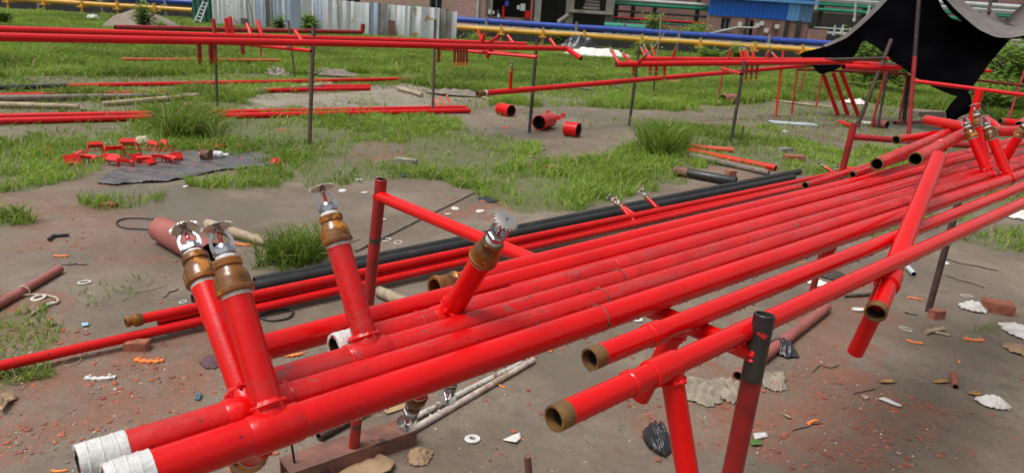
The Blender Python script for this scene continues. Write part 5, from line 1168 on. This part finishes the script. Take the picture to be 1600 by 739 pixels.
def stick(label, p0, p1, r, m, name='stick', cat='stick', group='sticks and wires on the ground', bend=.01):
    a = gpt(*p0); b = gpt(*p1); P = [a.lerp(b, t/6)+Vector((random.uniform(-1, 1)*bend, random.uniform(-1, 1)*bend, r+.001)) for t in range(7)]; g = MB(); g.path(P, [r*random.uniform(.8, 1.1) for _ in P], 7); tag(g.build(name, m), label, cat, group)

washer(738, 687, 25, 'flat white plastic washer on the mud right of the pendent sprinklers'); washer(996, 501, 17, 'white plastic washer lying beyond the crossbar gap between the pipes')
ring(682, 647, 25, 'white plastic ring filled with mud beside the pendent sprinkler'); ring(1511, 462, 17, 'oval white ring on the mud right of the rusty post', fat=.10); ring(1415, 514, 19, 'thin white ring on the mud right of the crosswise pipe end', fat=.09)
ring(604, 375, 15, 'white ring behind the left post above the black pipes', fat=.12); ring(622, 379, 13, 'faint white ring right of the one behind the left post', fat=.10); ring(113, 566, 26, 'thin wire ring on the mud under the long thin pipe', ROPE, .06, 1)
ring(132, 442, 20, 'white broken ring in the sparse grass at the left'); ring(60, 466, 22, 'white ring by the rope at the left edge', fat=.2); ring(80, 476, 16, 'small white ring below the rope at the left', fat=.14); ring(168, 224, 12, 'pale ring standing in the grass behind the red brackets', fat=.15)
ring(286, 472, 12, 'small pale plastic loop left of the black pipe end', fat=.15); ring(700, 335, 10, 'small white ring on brick dust behind the slanting bar', fat=.2)
for i, (x, y, px, lab) in enumerate(((561, 281, 11, 'white lid in the grass left of the left post'), (535, 299, 12, 'pale lid on the mud under the grass edge left of the post'), (570, 302, 10, 'grey lid right of the sprinkler by the left post'), (711, 327, 12, 'white lid on the brick dust left of centre'), (750, 331, 14, 'white lid on the brick dust above the leaning sprinkler'), (599, 344, 9, 'small white lid right of the left post'), (1475, 411, 14, 'white lid right of the rusty rack post'), (1016, 265, 9, 'white lid in the green grass below the tall tuft'), (290, 292, 8, 'white lid at the edge of the grey plastic sheet'), (825, 245, 10, 'white lid on the smooth mud right of the grass'), (1340, 484, 18, 'grey oval lid beside the crosswise pipe'), (877, 262, 9, 'pale lid on the mud path edge'), (1230, 238, 10, 'small pale lid in the short grass before the dark post'), (1226, 207, 10, 'white lid on the bare soil before the pale sheet'), (1265, 226, 9, 'white lid left of the dark post top'))): disc(x, y, px, lab)
clips = [(233, 565, 41, 4, 'orange clip strip on the mud left of the two risers'), (455, 556, 32, 20, 'orange clip strip between the risers under the rack'), (784, 604, 15, -40, 'orange clip on the mud right of the pendent sprinklers'), (794, 584, 14, 70, 'small orange clip farther back under the front pipe'), (861, 548, 13, 60, 'orange clip below the front pipe left of the thin pipe end'), (1270, 661, 24, 35, 'bright orange clip on the brick litter'), (1429, 535, 23, -20, 'orange curved clip below the rusty post'), (1497, 566, 14, 60, 'orange clip above the small brick pipe piece'), (1521, 532, 30, 0, 'orange clip strip below the small grass clump'), (1429, 468, 21, -15, 'orange clip left of the rusty post foot'), (1346, 482, 16, 10, 'orange clip behind the crosswise pipe end'), (1253, 411, 11, 20, 'orange clip seen between the front pipe and the thin pipe'), (1466, 514, 14, 10, 'orange clip stub left of the split bamboo'), (96, 401, 20, 10, 'orange clip at the left beyond the red brown pipe'), (780, 318, 9, 50, 'orange clip on brick dust left of the black pipes'), (757, 316, 14, 0, 'orange clip strip near the thin cane tip'), (380, 383, 26, -8, 'orange clip in front of the bamboo log'), (93, 737, 22, 10, 'orange clip at the bottom beside the white taped end'), (440, 204, 13, 10, 'orange clip in the grass left of the tall dark post'), (790, 200, 12, 15, 'orange scrap on the soil below the large offcut'), (655, 198, 12, 0, 'orange scrap in the grass right of the tall dark post')]
for x, y, px, an, lab in clips: clip(x, y, px, an, lab)
clip(157, 592, 42, 12, 'white clip strip on the mud at the left', WHITEP, 'white plastic clips on the mud')
brick(1557, 486, (.15, .085, .065), -25, 'rusty brown brick half at the right edge'); brick(1462, 497, (.075, .05, .05), 20, 'small red brick bat at the foot of the rusty post'); brick(863, 266, (.13, .09, .05), 0, 'brick half in the grass right of the mud path'); brick(634, 259, (.20, .10, .07), -5, 'grey brick lying in the grass left of centre', STONE); brick(1240, 252, (.22, .11, .07), 0, 'brown brick on the grass left of the dark post', BRICKM); brick(1141, 275, (.10, .07, .06), 30, 'broken brick right of the black pipe in the grass')
brick(1226, 238, (.2, .08, .05), 30, 'pale concrete slab piece in the grass behind the brown brick', CONC); brick(215, 546, (.09, .05, .04), 10, 'dark broken brick under the long thin pipe', BRICKM); brick(1320, 365, (.08, .05, .03), 10, 'dark red brick bat seen between the thin pipes'); brick(170, 322, (.10, .06, .03), 5, 'brick fragment in the small grass patch at the left'); brick(1000, 130, (.2, .1, .06), 20, 'grey stone block in the grass behind the middle rack', STONE) ; brick(1365, 90, (.2, .1, .1), 0, 'far brick seen under the tarpaulin gap', BRICKM) if False else None
# small terracotta pipe piece
a = HZ(1490, 583, .014); b = HZ(1493, 604, .014); g = MB(); g.tube(a, b, .013, 14, wall=.003); tag(g.build('pipe_piece', BRICKM), 'short rusty red pipe piece on the mud at the right', 'pipe')
a = HZ(1418, 417, .018); b = HZ(1428, 428, .018); g = MB(); g.tube(a, b, .016, 14, wall=.002); tag(g.build('pipe_piece', GREYPAINT), 'short grey plastic tube on the mud behind the crosswise pipe', 'pipe')
# pipes lying nearer on the mud
g = MB(); a = HZ(1153, 588, .026); b = HZ(1292, 480, .026); T = thing('steel_pipe', 'dull red pipe lying on the mud under the thin bright pipes', 'pipe', ((a+b)/2).to_tuple()[:2]+(0,)); g.tube(a, b, .025, 20, seg=3); g.build('tube', REDF, T); hollow_end(T, a, b-a, .025, .012, REDF)
a = HZ(-30, 492, .022); b = HZ(94, 420, .022); g = MB(); g.tube(a, b, .020, 18, seg=3); tag(g.build('steel_pipe', REDF), 'thin red brown pipe on the ground at the left edge', 'pipe', 'dull pipes on the ground')
a = HZ(252, 358, .075); b = HZ(330, 400, .075); T = thing('large_pipe', 'thick dull red pipe lying behind the two close sprinklers', 'pipe', ((a+b)/2).to_tuple()[:2]+(0,)); g = MB(); g.tube(a, b, .075, 26, wall=.006); g.build('tube', REDF, T)
g = MB(); g.lathe(a, (b-a), [(-.012, .03), (-.010, .055), (0, .073)], 24); g.build('end_cap', REDF, T)
pole('thick bamboo log right of the thick dull red pipe', (322, 350), (428, 382), .032, BAMBOO, .028)
pole('bamboo piece under the rack behind the left post', (590, 455), (650, 478), .028, BAMBOO, .028)
pole('thin pale cane slanting on the mud behind the left post', (740, 301), (556, 392), .010, WOODG, .010, nodes=False, name='cane')
pole('split bamboo with a red tip on the mud at the right', (1446, 519), (1475, 514), .012, BAMBOO, .010, nodes=False, name='cane')
pole('pale split stick crossing the red tipped bamboo', (1458, 518), (1484, 524), .008, BAMBOO, .006, nodes=False, name='cane')
pole('white flaking rod under the front pipe nearer the channel', (575, 688), (830, 560), .012, mat('flaking_white', (.50, .47, .42), (.36, .32, .27), .9, scale=20, spot=(.16, .10, .07), spot_at=.56, spot_scale=35, bump=.6), .012, nodes=False, name='conduit')
pole('brown flaking rod beside the white one under the front pipe', (600, 697), (835, 562), .013, mat('flaking_rust', (.3, .2, .15), (.5, .45, .4), .9, scale=25, bump=.5), .012, nodes=False, name='conduit')
a = HZ(498, 682, .018); b = HZ(575, 640, .018); g = MB(); g.tube(a, b, .016, 12); tag(g.build('steel_tube', POSTR), 'short dark tube on the mud behind the rusty channel', 'pipe')
a = HZ(826, 745, .03); b = a+Vector((-.02, -.03, .05)); 
g = MB(); a = HZ(832, 752, .02); t_ = DP(824, 712, pix(a)[2]-.05); g.rod(a-Vector((0, 0, .06)), t_, .0125, 14, .011); tag(g.build('rusty_stake', RUST), 'rusty rough stake standing up at the bottom edge', 'stake')
a = HZ(1318, 460, .016); b = HZ(1366, 457, .016); g = MB(); P = [a.lerp(b, i/24) for i in range(25)]; g.path(P, [.014 if i % 2 else .0165 for i in range(25)], 10); tag(g.build('ribbed_hose', WOODG), 'brown ribbed hose piece behind the crosswise pipe', 'hose')
stick('thin dark stick on the mud right of the rusty post', (1468, 404), (1558, 424), .006, WOODG); stick('second thin dark stick nearer right of the rusty post', (1479, 431), (1538, 449), .005, WOODG); stick('short dark stick left of the red brick bat', (1413, 489), (1432, 494), .007, WOODG)
stick('thin twig on the mud at the lower right', (1458, 658), (1485, 676), .002, WOODG); stick('thin black stick on the brick litter', (1335, 616), (1368, 610), .002, CABLE); stick('thin dark wire by the orange clip on the brick litter', (1240, 674), (1282, 662), .002, CABLE); stick('pale stick on the mud left of the risers', (95, 414), (135, 413), .005, WOODG)
stick('dark twig leaning in the mud left of the risers', (257, 466), (278, 450), .003, WOODG); stick('long thin twig on the mud by the pale cane', (520, 390), (565, 375), .004, WOODG); stick('thin straw in the sparse grass at the left', (210, 460), (262, 447), .002, BAMBOO)
# rope and cable on the ground
def cord(label, pts, r, m, name, cat='rope'):
    P = [gpt(x, y)+Vector((0, 0, r+.002)) for x, y in pts]; Q = []
    for i in range(len(P)-1):
        p0 = P[max(0, i-1)]; p1 = P[i]; p2 = P[i+1]; p3 = P[min(len(P)-1, i+2)]
        for k in range(6): t = k/6; Q.append(.5*((2*p1)+(p2-p0)*t+(2*p0-5*p1+4*p2-p3)*t*t+(3*p1-p0-3*p2+p3)*t**3))
    g = MB(); g.path(Q+[P[-1]], r, 6); tag(g.build(name, m), label, cat)
cord('frayed rope lying in the grass by the red brown pipe', [(25, 466), (45, 463), (70, 463), (88, 468), (90, 475), (75, 480), (58, 488), (48, 496)], .006, ROPE, 'rope')
cord('black cable loop on the mud left of the thick dull pipe', [(240, 344), (212, 342), (190, 344), (182, 351), (195, 358), (225, 360), (250, 362)], .005, CABLE, 'cable', 'cable')
cord('black hose bit on the mud at the left', [(77, 378), (84, 372), (95, 371), (108, 370)], .010, CABLE, 'hose', 'hose'); cord('string lying right of the wire ring on brick litter', [(1270, 583), (1281, 572), (1296, 576), (1310, 572)], .002, CABLE, 'wire', 'wire')
g = MB(); c = HZ(22, 462, .028); g.torus(HZ(38, 455, .024), HZ(94, 420)-HZ(-30, 492), .025, .004, 20, 6); tag(g.build('rope_tie', ROPE), 'rope tied round the red brown pipe at the left', 'rope')
cord('dark red wire coil under the rack behind the risers', [(405, 498), (420, 490), (445, 486), (458, 490), (450, 500), (425, 504), (408, 500)], .005, CABLE, 'wire_coil', 'wire')
# rags, bags, paper
def rag(label, x, y, w, d, h, m, n=20, nm='rag', cat='rag'): crumple(nm, label, cat, gpt(x, y), (sz(x, y, w), d, h), m, n, None)
rag('muddy burlap rag on the ground left of the right post', 1090, 612, 80, .22, .035, RAG); rag('twisted burlap rag beside the open dull red pipe', 1140, 612, 60, .20, .05, RAG); rag('pale muddy cloth right of the right post', 1205, 598, 42, .16, .03, RAG)
rag('black glove on the mud behind the right post', 1222, 548, 42, .16, .07, BLKPL, 16, 'glove', 'glove'); rag('black striped plastic bag behind the hanging tee branch', 1026, 692, 42, .17, .09, BLKPL, 18, 'plastic_bag', 'bag'); rag('crumpled wet brown paper beside the rusty channel', 655, 715, 38, .10, .03, CARD, 16, 'paper', 'paper'); rag('dark purple rag by the foot of the left riser', 335, 566, 40, .12, .02, mat('purple_rag', (.10, .05, .06), (.07, .04, .045), .9), 14)
rag('white dirty plastic wrapper at the right edge', 1550, 632, 46, .10, .04, PAPER, 16, 'wrapper', 'litter'); rag('white plastic bag by the brown brick half', 1520, 482, 38, .13, .05, PAPER, 16, 'plastic_bag', 'bag'); rag('mixed litter heap at the right edge below the brick half', 1592, 520, 40, .22, .05, PAPER, 16, 'litter_heap', 'litter'); rag('yellow and white litter at the right edge lower down', 1590, 548, 36, .14, .04, CARD, 14, 'litter_heap', 'litter')
rag('dark rag on the mud between the thin pipes', 1300, 432, 44, .14, .05, mat('brown_rag', (.07, .055, .045), (.05, .04, .035), .9), 16); rag('white litter between the thin pipes', 1276, 444, 34, .10, .03, PAPER, 14, 'litter_heap', 'litter'); rag('black plastic scrap on the mud right of the cane tip', 762, 313, 32, .16, .03, BLKPL, 14, 'plastic_scrap', 'litter')
rag('pale paper scrap on the grass bank at the right', 1590, 338, 60, .3, .05, PAPER, 16, 'paper', 'paper'); rag('red painted rag at the edge of the grey plastic sheet', 432, 256, 22, .14, .06, REDG, 12); rag('grey white litter right of the tall rack post bases', 1352, 194, 30, .22, .03, PAPER, 12, 'litter_heap', 'litter'); rag('dried straw heap behind the red brackets', 222, 222, 28, .2, .07, mat('straw', (.48, .42, .30), (.36, .30, .2), .9), 12, 'straw_heap', 'straw')
flat(575, 722, [(-45, 22), (-20, 2), (10, -8), (25, -3), (42, 6), (35, 22), (5, 34), (-30, 36)], 'torn wet cardboard in front of the rusty channel', CARD, 'cardboard', 'cardboard', .003, None, .02)
flat(630, 632, [(-35, 10), (-10, -8), (30, -18), (36, -10), (10, 6), (-25, 18)], 'brown cardboard strip under the front pipe', CARD, 'cardboard', 'cardboard', .003, None, .01)
flat(801, 687, [(-16, 2), (-2, -5), (11, -7), (13, 0), (5, 9), (-6, 6)], 'white paper scrap on the mud below the front pipe', PAPER, 'paper', 'paper', .001)
flat(1389, 632, [(-18, -6), (-8, -7), (20, 5), (18, 8), (2, 2)], 'white plastic strip on the brick litter', WHITEP, 'plastic_strip', 'litter', .001)
T_ = flat(1187, 684, [(-11, -3), (10, -8), (13, -1), (-8, 6)], 'small white packet with blue marks beside the right post', WHITEP, 'packet', 'packet', .004)
c = gpt(1184, 684)+Vector((0, 0, .012)); g = MB(); g.torus(c+Vector((-.008, 0, 0)), Vector((0, 0, 1)), .005, .0012, 14, 5); g.box(c+Vector((.002, 0, 0)), (.002, .010, .001)); g.torus(c+Vector((.010, 0, 0)), Vector((0, 0, 1)), .004, .0012, 12, 5); g.build('blue_print', BLUEP, T_) if False else None
flat(1180, 694, [(-10, -3), (8, -4), (11, 3), (-6, 5)], 'green wrapper under the small white packet', mat('green_wrapper', (.10, .22, .05), (.06, .14, .03), .4), 'wrapper', 'litter', .001)
flat(1213, 597, [(-14, 4), (-6, -12), (10, -14), (14, 0), (8, 10), (-4, 14)], 'dirty tan leather scrap right of the right post', RAG, 'cloth_scrap', 'litter', .003)
flat(133, 509, [(-6, -2), (5, -3), (6, 2), (-4, 3)], 'small light blue plastic chip on the mud', mat('light_blue_plastic', (.30, .45, .75), None, .4), 'plastic_chip', 'litter', .002)
flat(12, 630, [(-14, 12), (-10, -6), (12, -10), (14, -4), (2, 6), (-8, 20)], 'torn cardboard at the left edge', CARD, 'cardboard', 'cardboard', .003, None, .03)
flat(310, 622, [(-6, 4), (0, -6), (6, -3), (2, 6)], 'dark blue cloth scrap on the mud', mat('blue_scrap', (.05, .11, .17), None, .8), 'cloth_scrap', 'litter', .002)
flat(630, 275, [(-4, -2), (4, -3), (4, 3), (-3, 3)], 'blue scrap in the grass right of the left post', BLUEP, 'plastic_chip', 'litter', .002)
for i, (x, y, lab) in enumerate(((1385, 598, 'amber dry leaf on the brick litter'), (1470, 597, 'yellow brown leaf left of the rusty pipe piece'), (1523, 616, 'brown leaf left of the white wrapper'), (1350, 622, 'pale straw leaf on the brick litter'), (1230, 652, 'pale seed husk beside the bright orange clip'))):
    flat(x, y, [(-14, 1), (-4, -3), (8, -3), (15, 2), (5, 4), (-6, 4)] if i < 3 else [(-7, -2), (0, -3), (7, 3), (2, 4)], lab, mat('dry_leaf', (.36, .19, .05), (.28, .16, .06), .7) if i < 3 else BAMBOO, 'leaf', 'leaf', .001, 'dry leaves on the mud')
# grey plastic ground sheet with painted brackets on it
PO = [(148, 288), (170, 272), (190, 262), (250, 246), (300, 240), (365, 238), (440, 246), (446, 256), (410, 263), (350, 268), (310, 276), (260, 286), (215, 288), (178, 292)]
g = MB(); K = 46; xs = [p[0] for p in PO]; ys = [p[1] for p in PO]; ids = {}
W0 = [HZ(*p) for p in PO]; X0, X1, Y0_, Y1_ = min(p.x for p in W0), max(p.x for p in W0), min(p.y for p in W0), max(p.y for p in W0)
for j in range(K*2):
    for i in range(K*2):
        x = X0+(X1-X0)*i/(2*K-1); y = Y0_+(Y1_-Y0_)*j/(2*K-1); u_, v_2, _ = pix((x, y, 0))
        if inpoly(np.array([u_]), np.array([v_2]), PO)[0]:
            ids[(i, j)] = len(g.v); zz = float(gh(np.array([x]), np.array([y]))[0]); wr = abs(math.sin(x*14+2.5*math.sin(y*9)))*.008+abs(math.sin(y*29+x*8+2*math.sin(x*6)))*.009+random.uniform(0, .005); g.v.append(Vector((x, y, zz+.002+wr)))
for (i, j), k in ids.items():
    if (i+1, j) in ids and (i, j+1) in ids and (i+1, j+1) in ids: g.f.append((k, ids[(i+1, j)], ids[(i+1, j+1)], ids[(i, j+1)]))
o = g.build('plastic_sheet', GREYPL, sharp=60); tag(o, 'grey plastic ground sheet splashed with red paint under the brackets', 'sheet'); md = o.modifiers.new('thickness', 'SOLIDIFY'); md.thickness = .002
def bracket(x, y, px, ang, tilt, z=0.0):
    c = gpt(x, y); S_ = sz(x, y, px); T = thing('steel_bracket', 'small red painted bracket in the tangled heap on the grey sheet', 'bracket', c+Vector((0, 0, z)), 'freshly painted red brackets on the sheet'); a = math.radians(ang)
    Rm = Matrix.Rotation(a, 3, 'Z') @ Matrix.Rotation(math.radians(tilt), 3, 'X'); X, Yv, Zv = (Rm @ Vector(v) for v in ((1, 0, 0), (0, 1, 0), (0, 0, 1))); b = c+Vector((0, 0, z+.012)); hgt = S_*random.uniform(.30, .5); w = random.uniform(.35, .8)
    g = MB(); g.box(b+Zv*hgt, (S_, S_*w, .006), (X, Yv, Zv)); g.box(b+Zv*(hgt+S_*.10)-Yv*S_*w*.47, (S_*.9, .006, S_*.22), (X, Yv, Zv)); g.build('plate', REDH, T)
    for i in (-1, 1):
        for j in (-1, 1): g = MB(); g.rod(b+X*(i*S_*.44)+Yv*(j*S_*w*.42)+Zv*hgt*.97, b+X*(i*S_*random.uniform(.4, .7))+Yv*(j*S_*w*.5)-Zv*.01, .0045, 7); g.build('leg', REDH, T)
    g = MB(); g.rod(b+X*(-S_*.6)+Yv*S_*w*.42+Zv*hgt*.4, b+X*(S_*.6)+Yv*S_*w*.42+Zv*hgt*.5, .004, 6); g.build('stretcher', REDH, T)
REDH = mat('wet_orange_red_paint', (.75, .018, .010), (.62, .012, .008), .25, scale=20)
for x, y, px, an, ti, z in ((113, 257, 22, 40, 65, .02), (128, 251, 20, -60, 30, .02), (142, 254, 26, -15, 20, 0), (152, 247, 22, 35, -40, .04), (168, 252, 18, 70, 35, .01), (180, 249, 26, 30, 8, .03), (186, 257, 24, -20, 50, .01), (197, 262, 24, -5, 5, 0), (203, 247, 25, 10, -30, .05), (212, 255, 18, 50, 70, .03), (226, 257, 22, 25, 15, 0), (238, 247, 25, -30, -35, .05), (232, 261, 16, 75, 40, 0), (250, 258, 20, 5, 10, .01), (258, 248, 25, -45, -30, .05), (268, 257, 22, -20, 18, 0), (275, 252, 16, 50, 60, .02)): bracket(x, y, px, an, ti, z)
flat(76, 239, [(-10, -4), (2, -7), (10, 2), (4, 8), (-8, 3)], 'red plate lying in the grass left of the brackets', REDF2, 'steel_plate', 'plate', .006, None, .03)
for i, (x, y) in enumerate(((318, 232), (340, 231), (378, 231))): flat(x, y, [(-9, -2), (8, -4), (10, 3), (-7, 4)], ('orange scrap behind the paint can', 'red scrap behind the white bottle', 'orange red scrap in the grass right of the bottle')[i], (ORANGE, REDF2, ORANGE_P)[i], 'painted_scrap', 'scrap', .01, None, .04)
c = gpt(322, 252); T = thing('paint_can', 'brown paint can lying on the grey plastic sheet', 'can', c); g = MB(); p = c+Vector((-.03, 0, .05)); g.lathe(p, Vector((1, -.1, 0)), [(0, .045), (.002, .048), (.006, .046), (.07, .046), (.074, .048), (.076, .04)], 20); g.build('body', RUST, T); g = MB(); g.lathe(p-Vector((.022, 0, 0)), Vector((1, 0, 0)), [(0, .02), (.02, .022)], 14); g.build('spout', ORANGE, T)
c = gpt(344, 250); T = thing('plastic_bottle', 'white plastic bottle lying beside the paint can', 'bottle', c); g = MB(); g.lathe(c+Vector((-.05, 0, .04)), Vector((1, .1, 0)), [(0, .028), (.004, .034), (.03, .034), (.034, .031), (.038, .034), (.06, .034), (.075, .024), (.08, .014), (.10, .014)], 18); g.build('body', WHITEP, T); g = MB(); g.lathe(c+Vector((.052, .01, .04)), Vector((1, .1, 0)), [(0, .017), (.02, .017)], 14); g.build('cap', WHITEP, T)
# fine rubble scattered on the mud: too many to count
def scatter(name, label, m, N, smin, smax, zones, flatk=.5, bg=0.0):
    base = []
    for _ in range(8):
        h = MB(); h.rock(Vector((0, 0, 0)), (1, 1, flatk)); base.append((np.array([tuple(v) for v in h.v]), h.f))
    u = RNG.uniform(-40, 1640, N*14); v = RNG.uniform(235, 760, N*14); pr = np.full(N*14, bg)
    for poly, k in zones: pr[inpoly(u, v, poly)] = k
    d_, _ = gmask(u, v); pr = pr*np.clip(1-d_*.9, .05, 1)*np.clip((vnoise(u*.02, v*.04, 1.0, 3)-.32)*4, .05, 1); w = np.clip(((v-60)/500), .2, 1)**1.0
    sel = np.where(RNG.random(N*14) < pr*w)[0][:N]; V = []; Fc = []; off = 0
    for i in sel:
        p = HZ(u[i], v[i]); z = float(gh(np.array([p.x]), np.array([p.y]))[0]); bv, bf = base[RNG.integers(8)]; s = smin+(smax-smin)*RNG.random()**5; a = RNG.random()*6.28; c_, s_ = math.cos(a), math.sin(a)
        q = bv*np.array([s, s*RNG.uniform(.5, 1), s]); q = np.c_[q[:, 0]*c_-q[:, 1]*s_, q[:, 0]*s_+q[:, 1]*c_, q[:, 2]]+np.array([p.x, p.y, z+s*flatk*.15]); V.append(q); Fc += [tuple(k+off for k in f) for f in bf]; off += len(bv)
    me = bpy.data.meshes.new(name); me.from_pydata(np.concatenate(V).tolist(), [], Fc); me.materials.append(m); o = bpy.data.objects.new(name, me); COL.objects.link(o); tag(o, label, 'rubble', kind='stuff'); print(name, len(sel))
RZ = [(p, k) for p, k in REDZ]
CH1 = mat('brick_chip', (.34, .10, .055), (.20, .07, .045), .9, scale=9, contrast=.1, bump=.3); CH2 = mat('grey_chip', (.22, .19, .16), (.12, .10, .085), .9, scale=9); CH3 = mat('paint_flake_red', (.70, .07, .05), (.62, .16, .08), .5, scale=6); CH4 = mat('pale_chip', (.50, .44, .34), (.60, .56, .5), .8, scale=6)
scatter('brick_chips', 'red brick chips scattered over the mud', CH1, 2600, .003, .026, RZ, .40, .12); scatter('gravel', 'small grey stones and clods scattered over the mud', CH2, 2400, .0025, .017, RZ, .5, .10); scatter('paint_flakes', 'red and orange paint flakes scattered on the mud', CH3, 700, .003, .012, RZ, .2, .03); scatter('pale_chips', 'pale straw and stone crumbs scattered on the mud', CH4, 500, .003, .011, RZ, .4, .03)
print('OBJECTS', len(bpy.data.objects))
